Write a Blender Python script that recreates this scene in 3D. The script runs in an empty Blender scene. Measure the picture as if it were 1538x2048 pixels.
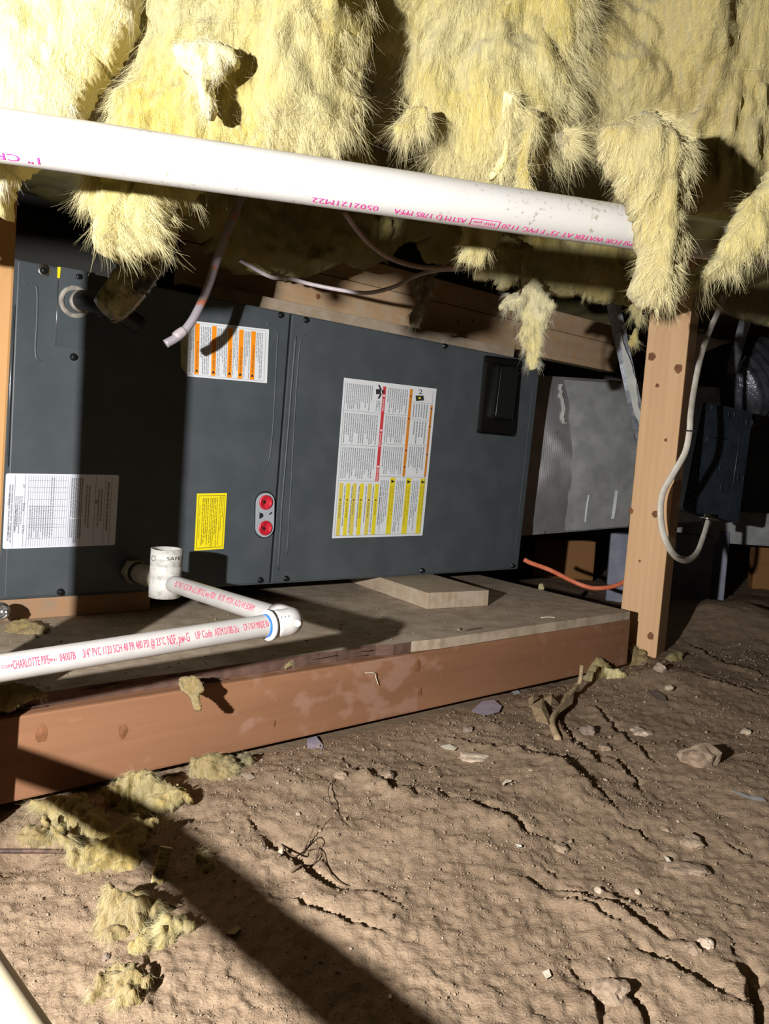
import bpy, bmesh, math, random
import numpy as np
from mathutils import Matrix, Vector

random.seed(7)
rng = np.random.default_rng(7)
SC = bpy.context.scene
COL = SC.collection

# ------------------------------------------------------------------ camera
F, CX, CY, CZ = 1539.0, 769.0, 1024.0, 0.42
PITCH, ROLL = math.radians(4.0), math.radians(3.5)
fw = np.array([0, math.cos(PITCH), -math.sin(PITCH)])
_r0 = np.array([1.0, 0, 0]); _u0 = np.cross(_r0, fw)
RT = math.cos(ROLL) * _r0 + math.sin(ROLL) * _u0
UPV = np.cross(RT, fw)
CAM = np.array([0, 0, CZ])
cd = bpy.data.cameras.new('camera'); cam = bpy.data.objects.new('camera', cd); COL.objects.link(cam)
cd.sensor_fit = 'VERTICAL'; cd.sensor_height = 36.0; cd.lens = 36.0 * F / 2048.0; cd.clip_start = 0.02
cam.matrix_world = Matrix(((RT[0], UPV[0], -fw[0], 0), (RT[1], UPV[1], -fw[1], 0), (RT[2], UPV[2], -fw[2], CZ), (0, 0, 0, 1)))
SC.camera = cam

# ------------------------------------------------------------------ world, lamp, exposure
w = bpy.data.worlds.new('crawlspace_air'); SC.world = w; w.use_nodes = True
w.node_tree.nodes['Background'].inputs[0].default_value = (0.9, 0.86, 0.75, 1)
w.node_tree.nodes['Background'].inputs[1].default_value = 0.006
LAMP = np.array([-0.45, -0.15, 0.48])
ld = bpy.data.lights.new('work_lamp', 'SPOT'); lo = bpy.data.objects.new('work_lamp', ld); COL.objects.link(lo)
lo.location = LAMP; ld.energy = 128.0; ld.shadow_soft_size = 0.012; ld.color = (1.0, 0.975, 0.95)
ld.spot_size = math.radians(116); ld.spot_blend = 1.0   # a hand-held work lamp aimed down at the far end of the platform
lo.rotation_euler = (Vector((0.62, 2.0, 0.06)) - Vector(LAMP)).to_track_quat('-Z', 'Y').to_euler()
SC.view_settings.view_transform = 'Standard'; SC.view_settings.look = 'None'
SC.view_settings.gamma = 1.0; SC.view_settings.use_curve_mapping = False
SC.view_settings.exposure = 0.35
try:
    SC.cycles.max_bounces = 8; SC.cycles.diffuse_bounces = 5; SC.cycles.use_denoising = True
    SC.cycles.sample_clamp_indirect = 4.0
except Exception:
    pass


def ray(x, y): return fw + (x - CX) / F * RT - (y - CY) / F * UPV
def at(x, y, Y):
    d = ray(x, y); return CAM + d * (Y / d[1])
def atz(x, y, z):
    d = ray(x, y); return CAM + d * ((z - CZ) / d[2])
def atpl(x, y, P, n):
    d = ray(x, y); return CAM + d * (np.dot(P - CAM, n) / np.dot(d, n))
def nrm(v):
    v = np.asarray(v, float); return v / np.linalg.norm(v)

# ------------------------------------------------------------------ noise
def _hash(i, j, k, s):
    h = (i.astype(np.int64) * 374761393 + j.astype(np.int64) * 668265263 + k.astype(np.int64) * 2147483647 + s * 974634777) & 0xFFFFFFFF
    h = ((h ^ (h >> 13)) * 1274126177) & 0xFFFFFFFF
    h = ((h ^ (h >> 16)) * 2246822519) & 0xFFFFFFFF
    h = h ^ (h >> 15)
    return (h & 0xFFFF) / 32767.5 - 1.0
def noise3(x, y, z, s=0):
    x = np.asarray(x, float); y = np.asarray(y, float) + 0 * x; z = np.asarray(z, float) + 0 * x
    i, j, k = np.floor(x), np.floor(y), np.floor(z)
    f, g, h = x - i, y - j, z - k
    f = f * f * f * (f * (f * 6 - 15) + 10); g = g * g * g * (g * (g * 6 - 15) + 10); h = h * h * (3 - 2 * h)
    r = 0
    flat = not np.any(h)
    for dk in ((0,) if flat else (0, 1)):
        wz = (h if dk else 1 - h)
        for dj in (0, 1):
            wy = (g if dj else 1 - g)
            for di in (0, 1):
                wx = (f if di else 1 - f)
                r = r + wx * wy * wz * _hash(i + di, j + dj, k + dk, s)
    return r
def fbm(x, y, z=0.0, o=4, s=0, gain=0.5):
    r = 0; a = 1.0; n = 0; m = 1.0
    for q in range(o):
        r = r + a * noise3(x * m + 13.7 * q, y * m + 5.1 * q, z * m if np.any(z) else 0.0, s + q); n += a; a *= gain; m *= 2.03
    return r / n

# ------------------------------------------------------------------ materials
def new_mat(name):
    m = bpy.data.materials.new(name); m.use_nodes = True
    return m, m.node_tree.nodes, m.node_tree.links, m.node_tree.nodes['Principled BSDF']
def coords(N, L, scale=(1, 1, 1), kind='Object'):
    tc = N.new('ShaderNodeTexCoord'); mp = N.new('ShaderNodeMapping')
    mp.inputs['Scale'].default_value = scale; L.new(tc.outputs[kind], mp.inputs[0]); return mp.outputs[0]
def noise_n(N, L, vec, scale, det=4, rough=0.55, dist=0.0):
    n = N.new('ShaderNodeTexNoise'); n.inputs['Scale'].default_value = scale; n.inputs['Detail'].default_value = det
    n.inputs['Roughness'].default_value = rough; n.inputs['Distortion'].default_value = dist
    L.new(vec, n.inputs['Vector']); return n.outputs['Fac']
def ramp(N, L, fac, stops):
    r = N.new('ShaderNodeValToRGB'); e = r.color_ramp.elements
    while len(e) < len(stops): e.new(0.5)
    for k, (p, c) in enumerate(stops):
        e[k].position = p; e[k].color = (*c, 1) if len(c) == 3 else c
    L.new(fac, r.inputs[0]); return r.outputs[0]
def mix(N, L, fac, a, b, mode='MIX'):
    m = N.new('ShaderNodeMix'); m.data_type = 'RGBA'; m.blend_type = mode
    for s, v in ((0, fac), (6, a), (7, b)):
        if hasattr(v, 'is_linked'): L.new(v, m.inputs[s])
        else: m.inputs[s].default_value = v if s == 0 else ((*v, 1) if len(v) == 3 else v)
    return m.outputs[2]
def bump(N, L, b, h, strength, dist=0.002, prev=None):
    n = N.new('ShaderNodeBump'); n.inputs['Strength'].default_value = strength; n.inputs['Distance'].default_value = dist
    L.new(h, n.inputs['Height'])
    if prev: L.new(prev, n.inputs['Normal'])
    L.new(n.outputs[0], b.inputs['Normal']); return n.outputs[0]

def flat_mat(name, c, rough=0.6, metal=0.0, spec=0.5):
    m, N, L, b = new_mat(name); b.inputs['Base Color'].default_value = (*c, 1)
    b.inputs['Roughness'].default_value = rough; b.inputs['Metallic'].default_value = metal
    b.inputs['Specular IOR Level'].default_value = spec; return m

def speck_mat(name, c1, c2, scale, rough=0.6, metal=0.0, bs=0.2, bd=0.001, lo=0.4, hi=0.65, spec=0.5, det=5, bscale=None):
    m, N, L, b = new_mat(name); v = coords(N, L)
    f = noise_n(N, L, v, scale, det)
    L.new(ramp(N, L, f, [(lo, c1), (hi, c2)]), b.inputs['Base Color'])
    b.inputs['Roughness'].default_value = rough; b.inputs['Metallic'].default_value = metal
    b.inputs['Specular IOR Level'].default_value = spec
    if bs: bump(N, L, b, noise_n(N, L, v, bscale or scale * 4, 4), bs, bd)
    return m

def wood_mat(name, dark, light, grain=1.0, splotch=None, dust=None, rough=0.75, gx=1.5, gy=38.0):
    m, N, L, b = new_mat(name)
    v = coords(N, L, (gx, gy, gy))
    n1 = noise_n(N, L, v, 1.0, 5, 0.6, 0.6)
    v2 = coords(N, L, (1.2, 9, 9)); n2 = noise_n(N, L, v2, 1.3, 3, 0.5, 1.2)
    wv = N.new('ShaderNodeTexWave'); wv.bands_direction = 'Y'; wv.inputs['Scale'].default_value = 2.2
    wv.inputs['Distortion'].default_value = 5.0; wv.inputs['Detail'].default_value = 3; wv.inputs['Detail Scale'].default_value = 0.7
    L.new(coords(N, L, (0.6, 9, 9)), wv.inputs['Vector'])
    c = ramp(N, L, n1, [(0.3, dark), (0.7, light)])
    mid = tuple(0.55 * a + 0.45 * d for a, d in zip(light, dark))
    c = mix(N, L, n2, c, mid)
    ww = N.new('ShaderNodeMath'); ww.operation = 'MULTIPLY'; ww.inputs[1].default_value = 0.32 * grain; L.new(wv.outputs['Fac'], ww.inputs[0])
    c = mix(N, L, ww.outputs[0], c, tuple(x * 0.62 for x in dark))
    if splotch:
        vs = coords(N, L, (22, 30, 30)); s = noise_n(N, L, vs, 1.0, 3, 0.5)
        vb = coords(N, L, (3, 3, 3)); s2 = noise_n(N, L, vb, 1.0, 2)
        mm = N.new('ShaderNodeMath'); mm.operation = 'MULTIPLY'; L.new(s, mm.inputs[0]); L.new(s2, mm.inputs[1])
        k = ramp(N, L, mm.outputs[0], [(0.31, (0, 0, 0)), (0.37, (0.55, 0.55, 0.55))]); c = mix(N, L, k, c, splotch)
    if dust:
        vd = coords(N, L, (1, 1, 1)); s = noise_n(N, L, vd, 26, 8, 0.65)
        k = ramp(N, L, s, [(0.38, (0, 0, 0)), (0.62, (0.8, 0.8, 0.8))]); c = mix(N, L, k, c, dust)
    L.new(c, b.inputs['Base Color']); b.inputs['Roughness'].default_value = rough; b.inputs['Specular IOR Level'].default_value = 0.3
    bump(N, L, b, n1, 0.35, 0.001)
    return m

def wool_mat(name, pale, yellow, tan, f=1.0, tanamt=0.5, val=1.0):
    m, N, L, b = new_mat(name); v = coords(N, L)
    n1 = noise_n(N, L, v, 9 * f, 5, 0.6, 0.4)
    c = ramp(N, L, n1, [(0.36, yellow), (0.62, pale)])
    n2 = noise_n(N, L, v, 5.0 * f, 4, 0.6, 1.0)
    k = ramp(N, L, n2, [(0.52, (0, 0, 0)), (0.72, (tanamt,) * 3)])
    c = mix(N, L, k, c, tan)
    nf = noise_n(N, L, coords(N, L, (1.0, 1.0, 0.3)), 120 * f, 5, 0.75, 2.2)
    ns = noise_n(N, L, coords(N, L, (1.0, 1.0, 0.22)), 70 * f, 5, 0.7, 3.0)
    c = mix(N, L, ramp(N, L, ns, [(0.50, (0, 0, 0)), (0.66, (0.75,) * 3)]), c, tuple(min(1, x * 1.08) for x in pale))
    c = mix(N, L, ramp(N, L, nf, [(0.3, (0.35,) * 3), (0.6, (0, 0, 0))]), c, tuple(x * 0.75 for x in yellow))
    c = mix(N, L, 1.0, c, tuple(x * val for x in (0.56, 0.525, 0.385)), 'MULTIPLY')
    L.new(c, b.inputs['Base Color']); b.inputs['Roughness'].default_value = 1.0; b.inputs['Specular IOR Level'].default_value = 0.05
    b.inputs['Sheen Weight'].default_value = 0.15
    g = coords(N, L, (1.0, 1.0, 0.25)); h = noise_n(N, L, g, 170 * f, 5, 0.7, 1.2)
    bump(N, L, b, h, 0.9, 0.004)
    tr = N.new('ShaderNodeBsdfTranslucent'); L.new(c, tr.inputs[0]); ms = N.new('ShaderNodeMixShader'); ms.inputs[0].default_value = 0.25
    L.new(b.outputs[0], ms.inputs[1]); L.new(tr.outputs[0], ms.inputs[2]); L.new(ms.outputs[0], N['Material Output'].inputs[0])
    return m

M = {}
M['unit'] = speck_mat('grey_enamel', (0.062, 0.074, 0.082), (0.077, 0.090, 0.099), 14, 0.42, 0.0, 0.06, 0.0006, spec=0.45, bscale=700)
M['unit_dark'] = flat_mat('unit_recess', (0.012, 0.014, 0.015), 0.6)
M['gap'] = flat_mat('seam_shadow_gasket', (0.006, 0.006, 0.006), 0.9)
M['blackgloss'] = flat_mat('black_gloss_plastic', (0.005, 0.0055, 0.0055), 0.2)
M['window'] = flat_mat('smoked_sight_window', (0.010, 0.012, 0.011), 0.12)
M['screw'] = flat_mat('black_screw', (0.03, 0.032, 0.034), 0.3, 0.7)
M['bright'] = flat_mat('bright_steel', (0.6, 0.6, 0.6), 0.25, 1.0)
M['foilscrap'] = flat_mat('foil_scrap', (0.72, 0.72, 0.72), 0.35, 0.35)
M['paper'] = flat_mat('label_paper', (0.74, 0.77, 0.80), 0.5)
M['paper2'] = flat_mat('data_plate_film', (0.72, 0.74, 0.84), 0.4)
M['yellow_paper'] = flat_mat('yellow_label', (0.85, 0.72, 0.01), 0.5)
M['ink'] = flat_mat('black_ink', (0.03, 0.03, 0.03), 0.6)
M['greyink'] = flat_mat('grey_ink', (0.30, 0.32, 0.34), 0.6)
M['orange'] = flat_mat('orange_ink', (0.92, 0.29, 0.01), 0.5)
M['orange2'] = flat_mat('dull_orange_ink', (0.72, 0.25, 0.03), 0.5)
M['redink'] = flat_mat('red_ink', (0.62, 0.05, 0.06), 0.5)
M['yellowink'] = flat_mat('yellow_ink', (0.78, 0.66, 0.03), 0.5)
M['yellowink2'] = flat_mat('mustard_ink', (0.70, 0.58, 0.10), 0.5)
M['brownink'] = flat_mat('olive_ink', (0.30, 0.24, 0.01), 0.6)
M['whiteink'] = flat_mat('white_ink', (0.85, 0.85, 0.85), 0.6)
M['pink'] = flat_mat('magenta_print', (0.70, 0.035, 0.24), 0.6)
M['crimson'] = flat_mat('crimson_print', (0.62, 0.04, 0.11), 0.6)
M['redcap'] = speck_mat('red_cap', (0.50, 0.012, 0.03), (0.62, 0.03, 0.05), 60, 0.35)
M['greycap'] = flat_mat('grey_plastic', (0.36, 0.39, 0.43), 0.4)
M['pvc'] = speck_mat('white_pvc', (0.40, 0.387, 0.375), (0.45, 0.435, 0.42), 30, 0.35, bs=0.05)
M['pvc_fit'] = speck_mat('white_pvc_fitting', (0.60, 0.59, 0.57), (0.66, 0.65, 0.63), 40, 0.3, bs=0.05)
def pvc_dirty():
    m, N, L, b = new_mat('dusty_white_pvc'); v = coords(N, L)
    f = noise_n(N, L, v, 260, 3, 0.5); big = noise_n(N, L, v, 22, 3)
    mm = N.new('ShaderNodeMath'); mm.operation = 'MULTIPLY'; L.new(f, mm.inputs[0]); L.new(big, mm.inputs[1])
    c = ramp(N, L, mm.outputs[0], [(0.36, (0.37, 0.36, 0.345)), (0.43, (0.24, 0.215, 0.18))])
    s2 = noise_n(N, L, coords(N, L, (1, 1, 1)), 12, 4)
    c = mix(N, L, ramp(N, L, s2, [(0.5, (0, 0, 0)), (0.75, (0.25,) * 3)]), c, (0.35, 0.325, 0.28))
    L.new(c, b.inputs['Base Color']); b.inputs['Roughness'].default_value = 0.38; return m
M['pvc_dirty'] = pvc_dirty()
M['pvc_yellowed'] = speck_mat('yellowed_pvc', (0.46, 0.385, 0.24), (0.52, 0.46, 0.35), 16, 0.4, bs=0.05)
M['coupling'] = speck_mat('scuffed_white_plastic', (0.34, 0.33, 0.305), (0.49, 0.48, 0.45), 130, 0.5, bs=0.1, lo=0.34, hi=0.47)
M['tanpvc'] = speck_mat('tan_fitting', (0.33, 0.29, 0.20), (0.46, 0.41, 0.29), 45, 0.5)
M['rubber'] = flat_mat('black_rubber', (0.012, 0.012, 0.013), 0.45)
M['grommet'] = speck_mat('dusty_grommet', (0.20, 0.18, 0.15), (0.40, 0.37, 0.32), 70, 0.7)
M['blue'] = flat_mat('blue_primer', (0.02, 0.16, 0.62), 0.5)
M['timber'] = wood_mat('stained_fir_timber', (0.185, 0.085, 0.042), (0.295, 0.145, 0.075), 1.0, splotch=(0.34, 0.20, 0.145), gx=2.5, gy=30)
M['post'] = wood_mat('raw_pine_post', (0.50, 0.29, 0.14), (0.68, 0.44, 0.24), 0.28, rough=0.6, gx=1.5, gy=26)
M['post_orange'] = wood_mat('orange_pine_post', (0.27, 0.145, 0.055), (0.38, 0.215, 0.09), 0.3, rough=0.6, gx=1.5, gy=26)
M['beam'] = wood_mat('rough_sawn_beam', (0.34, 0.19, 0.09), (0.60, 0.40, 0.22), 0.9, dust=(0.46, 0.36, 0.25), gx=2, gy=45)
M['block'] = wood_mat('weathered_block', (0.30, 0.22, 0.145), (0.50, 0.39, 0.27), 0.9, dust=(0.44, 0.37, 0.29), gx=4, gy=55)
M['block2'] = wood_mat('cut_block', (0.34, 0.17, 0.08), (0.48, 0.26, 0.13), 0.6, dust=(0.30, 0.22, 0.15), gx=4, gy=40)
M['ply'] = wood_mat('dusty_plywood', (0.26, 0.195, 0.135), (0.44, 0.35, 0.25), 0.7, dust=(0.50, 0.41, 0.31), gx=2, gy=20, rough=0.9)
M['ply_edge'] = wood_mat('dark_ply_edge', (0.07, 0.036, 0.026), (0.16, 0.095, 0.07), 0.9, gx=10, gy=90, rough=0.9)
M['knot'] = speck_mat('wood_knot', (0.14, 0.055, 0.02), (0.22, 0.09, 0.035), 90, 0.8)
M['olddark'] = wood_mat('old_dark_wood', (0.10, 0.06, 0.035), (0.19, 0.12, 0.07), 0.8)
M['oldorange'] = wood_mat('orange_brown_wood', (0.22, 0.10, 0.035), (0.34, 0.17, 0.06), 0.8)
M['concrete'] = speck_mat('concrete', (0.20, 0.19, 0.18), (0.29, 0.28, 0.27), 12, 0.95, bs=0.4, bscale=120)
M['pier'] = speck_mat('blue_grey_pier', (0.20, 0.215, 0.27), (0.29, 0.305, 0.37), 14, 0.95, bs=0.4, bscale=130)
M['wool'] = wool_mat('yellow_glass_wool', (0.92, 0.88, 0.62), (0.90, 0.76, 0.26), (0.80, 0.62, 0.24), tanamt=0.35, val=0.82)
M['wool_pale'] = wool_mat('pale_glass_wool', (0.92, 0.90, 0.78), (0.90, 0.82, 0.45), (0.86, 0.70, 0.36), tanamt=0.3, val=1.5)  # brightened to give the left batt its overexposed white; white tufts share it
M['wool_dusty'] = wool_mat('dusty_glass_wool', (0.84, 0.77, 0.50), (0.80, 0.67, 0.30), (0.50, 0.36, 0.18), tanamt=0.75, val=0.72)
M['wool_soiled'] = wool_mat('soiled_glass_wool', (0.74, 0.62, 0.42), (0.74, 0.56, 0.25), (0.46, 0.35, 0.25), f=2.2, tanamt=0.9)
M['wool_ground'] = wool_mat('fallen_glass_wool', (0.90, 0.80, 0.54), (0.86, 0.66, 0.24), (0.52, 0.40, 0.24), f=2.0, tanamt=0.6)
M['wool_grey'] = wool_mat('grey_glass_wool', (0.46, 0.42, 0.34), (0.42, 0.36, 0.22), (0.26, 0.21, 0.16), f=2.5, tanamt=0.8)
M['fibre'] = flat_mat('glass_fibre', (0.62, 0.55, 0.30), 0.8, spec=0.2)
M['fibre_pale'] = flat_mat('pale_glass_fibre', (0.66, 0.62, 0.46), 0.8, spec=0.2)
M['foil'] = None
def foil_mat():
    m, N, L, b = new_mat('duct_foil')
    n = noise_n(N, L, coords(N, L, (1, 1, 1)), 5, 5); s = noise_n(N, L, coords(N, L, (1, 1, 0.4)), 60, 3)
    c = ramp(N, L, n, [(0.35, (0.34, 0.33, 0.32)), (0.65, (0.52, 0.52, 0.54))])
    c = mix(N, L, ramp(N, L, s, [(0.28, (0.9,) * 3), (0.34, (0, 0, 0))]), c, (0.10, 0.08, 0.06))
    L.new(c, b.inputs['Base Color']); b.inputs['Metallic'].default_value = 0.75; b.inputs['Roughness'].default_value = 0.42
    wv = N.new('ShaderNodeTexWave'); wv.bands_direction = 'X'; wv.inputs['Scale'].default_value = 60; wv.inputs['Distortion'].default_value = 1.5
    L.new(coords(N, L), wv.inputs['Vector'])
    p = bump(N, L, b, wv.outputs['Fac'], 0.12, 0.001); bump(N, L, b, noise_n(N, L, coords(N, L), 30, 4), 0.4, 0.003, p)
    return m
M['foil'] = foil_mat()
M['tape'] = speck_mat('foil_tape', (0.34, 0.35, 0.35), (0.46, 0.47, 0.46), 20, 0.5, 0.35, 0.2)
M['strap'] = speck_mat('mesh_strap', (0.20, 0.22, 0.25), (0.34, 0.36, 0.40), 120, 0.45, 0.5, 0.5)
M['mastic'] = speck_mat('dried_mastic', (0.42, 0.43, 0.40), (0.52, 0.53, 0.50), 40, 0.8, 0, 0.4)
M['flex'] = speck_mat('flex_duct_jacket', (0.07, 0.07, 0.085), (0.16, 0.16, 0.19), 18, 0.25, 0.5, 0.8, 0.004)
M['bluebox'] = speck_mat('blue_black_plastic', (0.012, 0.017, 0.024), (0.020, 0.027, 0.036), 30, 0.42, 0, 0.1)
M['cable'] = speck_mat('cream_cable', (0.58, 0.53, 0.44), (0.70, 0.66, 0.58), 50, 0.55, 0, 0.1)
M['greycable'] = speck_mat('mauve_grey_cable', (0.40, 0.35, 0.37), (0.52, 0.46, 0.47), 60, 0.5, 0, 0.1)
M['pinkcable'] = speck_mat('dusty_pink_cable', (0.34, 0.22, 0.19), (0.42, 0.30, 0.26), 60, 0.5, 0, 0.1)
M['orange_tube'] = speck_mat('orange_tube', (0.62, 0.15, 0.07), (0.74, 0.22, 0.12), 50, 0.4, 0, 0.1)
M['copperspeck'] = speck_mat('pipe_with_copper_wear', (0.34, 0.31, 0.34), (0.55, 0.20, 0.12), 55, 0.45, 0.1, 0.2, lo=0.56, hi=0.63)
M['brass'] = speck_mat('tarnished_brass', (0.25, 0.19, 0.07), (0.42, 0.34, 0.15), 120, 0.4, 0.7, 0.3)
M['rust'] = speck_mat('rusty_rod', (0.05, 0.03, 0.025), (0.12, 0.07, 0.05), 90, 0.7, 0.3, 0.3)
def bag_mat():
    m, N, L, b = new_mat('dark_plastic_film'); v = coords(N, L)
    n = noise_n(N, L, v, 24, 5, 0.6, 1.0)
    L.new(ramp(N, L, n, [(0.38, (0.05, 0.045, 0.03)), (0.62, (0.50, 0.44, 0.24))]), b.inputs['Base Color'])  # lighter olive blotches paint reflections into the film's colour
    b.inputs['Roughness'].default_value = 0.2; bump(N, L, b, noise_n(N, L, v, 60, 4), 0.8, 0.004); return m
M['bag'] = bag_mat()
M['root'] = flat_mat('dry_root', (0.09, 0.055, 0.032), 0.9)
M['leaf'] = speck_mat('dry_leaf', (0.26, 0.19, 0.10), (0.42, 0.31, 0.18), 60, 0.85)
M['bone'] = speck_mat('pale_chip', (0.62, 0.55, 0.43), (0.72, 0.66, 0.54), 80, 0.8)
M['rock'] = speck_mat('dirt_clod', (0.20, 0.145, 0.095), (0.29, 0.215, 0.15), 45, 0.95, 0, 0.6, 0.002, bscale=220)
M['rock_pale'] = speck_mat('pale_stone', (0.34, 0.265, 0.195), (0.46, 0.37, 0.28), 60, 0.9, 0, 0.4, 0.001, bscale=260)
M['rock_dark'] = speck_mat('dark_stone', (0.15, 0.11, 0.085), (0.22, 0.17, 0.13), 60, 0.9, 0, 0.4, 0.001, bscale=260)
M['lavender'] = speck_mat('lavender_plastic', (0.30, 0.28, 0.36), (0.40, 0.36, 0.44), 40, 0.35, 0, 0.4)
M['lining'] = flat_mat('dark_grey_lining', (0.075, 0.072, 0.065), 0.9)

def dirt_mat():
    m, N, L, b = new_mat('crawlspace_dirt'); v = coords(N, L)
    a = noise_n(N, L, v, 5, 6, 0.6); f = noise_n(N, L, v, 70, 6, 0.7); g = noise_n(N, L, v, 420, 3, 0.6)
    c = ramp(N, L, a, [(0.35, (0.222, 0.158, 0.104)), (0.66, (0.298, 0.217, 0.145))])
    c = mix(N, L, ramp(N, L, f, [(0.32, (0.5,) * 3), (0.52, (0, 0, 0))]), c, (0.145, 0.098, 0.060))
    c = mix(N, L, ramp(N, L, g, [(0.60, (0, 0, 0)), (0.72, (0.55,) * 3)]), c, (0.40, 0.32, 0.24))
    L.new(c, b.inputs['Base Color']); b.inputs['Roughness'].default_value = 1.0; b.inputs['Specular IOR Level'].default_value = 0.08
    p = bump(N, L, b, f, 0.55, 0.004); bump(N, L, b, g, 0.6, 0.0016, p)
    return m
M['dirt'] = dirt_mat()

# ------------------------------------------------------------------ object helpers
WORLD = {}
def mesh_obj(name, verts, faces, mat, parent=None, smooth=False, mats=None, fm=None, mw=None):
    me = bpy.data.meshes.new(name)
    if isinstance(faces, np.ndarray):
        v = np.asarray(verts, np.float32); k = faces.shape[1]
        me.vertices.add(len(v)); me.vertices.foreach_set('co', v.ravel())
        me.loops.add(faces.size); me.loops.foreach_set('vertex_index', faces.ravel().astype(np.int32))
        me.polygons.add(len(faces)); me.polygons.foreach_set('loop_start', np.arange(0, faces.size, k, dtype=np.int32))
        me.update(calc_edges=True)
    else:
        me.from_pydata([tuple(map(float, p)) for p in verts], [], [tuple(f) for f in faces]); me.update()
    for mm in (mats or [mat]): me.materials.append(mm)
    if fm is not None: me.polygons.foreach_set('material_index', np.asarray(fm, np.int32))
    if smooth: me.polygons.foreach_set('use_smooth', np.ones(len(me.polygons), bool))
    return link(name, me, parent, mw)
def link(name, me, parent=None, mw=None):
    ob = bpy.data.objects.new(name, me); COL.objects.link(ob)
    W = mw if mw is not None else Matrix.Identity(4)
    WORLD[ob.name] = W
    if parent is not None:
        ob.parent = parent; ob.matrix_parent_inverse = WORLD[parent.name].inverted(); ob.matrix_basis = W
    else: ob.matrix_world = W
    return ob
def tag(o, label=None, cat=None, group=None, kind=None):
    if label: o['label'] = label
    if cat: o['category'] = cat
    if group: o['group'] = group
    if kind: o['kind'] = kind
    return o
def thing(name, label, cat, loc, group=None):
    o = bpy.data.objects.new(name, None); COL.objects.link(o); o.empty_display_size = 0.05
    o.location = tuple(map(float, loc)); WORLD[o.name] = Matrix.Translation(Vector(tuple(map(float, loc))))
    return tag(o, label, cat, group)
def basis(O, ex, ey, ez):
    return Matrix(((ex[0], ey[0], ez[0], O[0]), (ex[1], ey[1], ez[1], O[1]), (ex[2], ey[2], ez[2], O[2]), (0, 0, 0, 1)))
def bm_obj(name, bm, mat, parent=None, mw=None, smooth=False):
    me = bpy.data.meshes.new(name); bm.normal_update(); bm.to_mesh(me); bm.free(); me.materials.append(mat)
    if smooth: me.polygons.foreach_set('use_smooth', np.ones(len(me.polygons), bool))
    return link(name, me, parent, mw)
def bx(bm, lo, hi, bev=0.0, seg=2):
    r = bmesh.ops.create_cube(bm, size=1.0); vs = r['verts']
    for v in vs: v.co = Vector([lo[i] + (v.co[i] + 0.5) * (hi[i] - lo[i]) for i in range(3)])
    if bev:
        es = list({e for v in vs for e in v.link_edges})
        bmesh.ops.bevel(bm, geom=es, offset=bev, segments=seg, affect='EDGES', profile=0.6)
def box(name, mat, lo, hi, mw=None, bev=0.0, parent=None, seg=2):
    bm = bmesh.new(); bx(bm, lo, hi, bev, seg); return bm_obj(name, bm, mat, parent, mw)
def quad_prism(name, mat, c8, parent=None, bev=0.0):
    """8 corners: front tl,tr,br,bl then back tl,tr,br,bl"""
    bm = bmesh.new(); vs = [bm.verts.new(tuple(p)) for p in c8]
    for f in ((0, 3, 2, 1), (4, 5, 6, 7), (0, 1, 5, 4), (1, 2, 6, 5), (2, 3, 7, 6), (3, 0, 4, 7)): bm.faces.new([vs[i] for i in f])
    bmesh.ops.recalc_face_normals(bm, faces=bm.faces)
    if bev: bmesh.ops.bevel(bm, geom=list(bm.edges), offset=bev, segments=2, affect='EDGES')
    return bm_obj(name, bm, mat, parent)
def smooth_path(pts, n=8):
    p = np.asarray(pts, float); q = np.vstack([2 * p[0] - p[1], p, 2 * p[-1] - p[-2]]); out = []
    for i in range(1, len(q) - 2):
        for t in np.linspace(0, 1, n, endpoint=False):
            a, b, c, d = q[i - 1], q[i], q[i + 1], q[i + 2]
            out.append(0.5 * ((2 * b) + (c - a) * t + (2 * a - 5 * b + 4 * c - d) * t * t + (3 * b - a - 3 * c + d) * t ** 3))
    out.append(p[-1]); return np.array(out)
def tube(name, mat, pts, r, parent=None, n=14, smooth=True, cap=True, flatten=None, mw=None):
    """r may be a list of radii; flatten=(vector, k) squashes the section along a direction"""
    p = np.asarray(pts, float); K = len(p); rr = np.broadcast_to(np.asarray(r, float), (K,))
    T = np.gradient(p, axis=0); T /= np.linalg.norm(T, axis=1)[:, None]
    u = np.cross(T[0], [0, 0, 1.0]);
    if np.linalg.norm(u) < 1e-3: u = np.cross(T[0], [1.0, 0, 0])
    u = nrm(u); V = []
    for i in range(K):
        u = nrm(u - T[i] * (u @ T[i])); v = np.cross(T[i], u)
        for k in range(n):
            a = 2 * math.pi * k / n; o = (math.cos(a) * u + math.sin(a) * v) * rr[i]
            if flatten is not None: o = o - flatten[0] * (o @ flatten[0]) * (1 - flatten[1])
            V.append(p[i] + o)
    Fs = [(i * n + k, i * n + (k + 1) % n, (i + 1) * n + (k + 1) % n, (i + 1) * n + k) for i in range(K - 1) for k in range(n)]
    if cap:
        Fs.append(tuple(reversed(range(n)))); Fs.append(tuple((K - 1) * n + k for k in range(n)))
    return mesh_obj(name, V, Fs, mat, parent, smooth=smooth, mw=mw)
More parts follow.
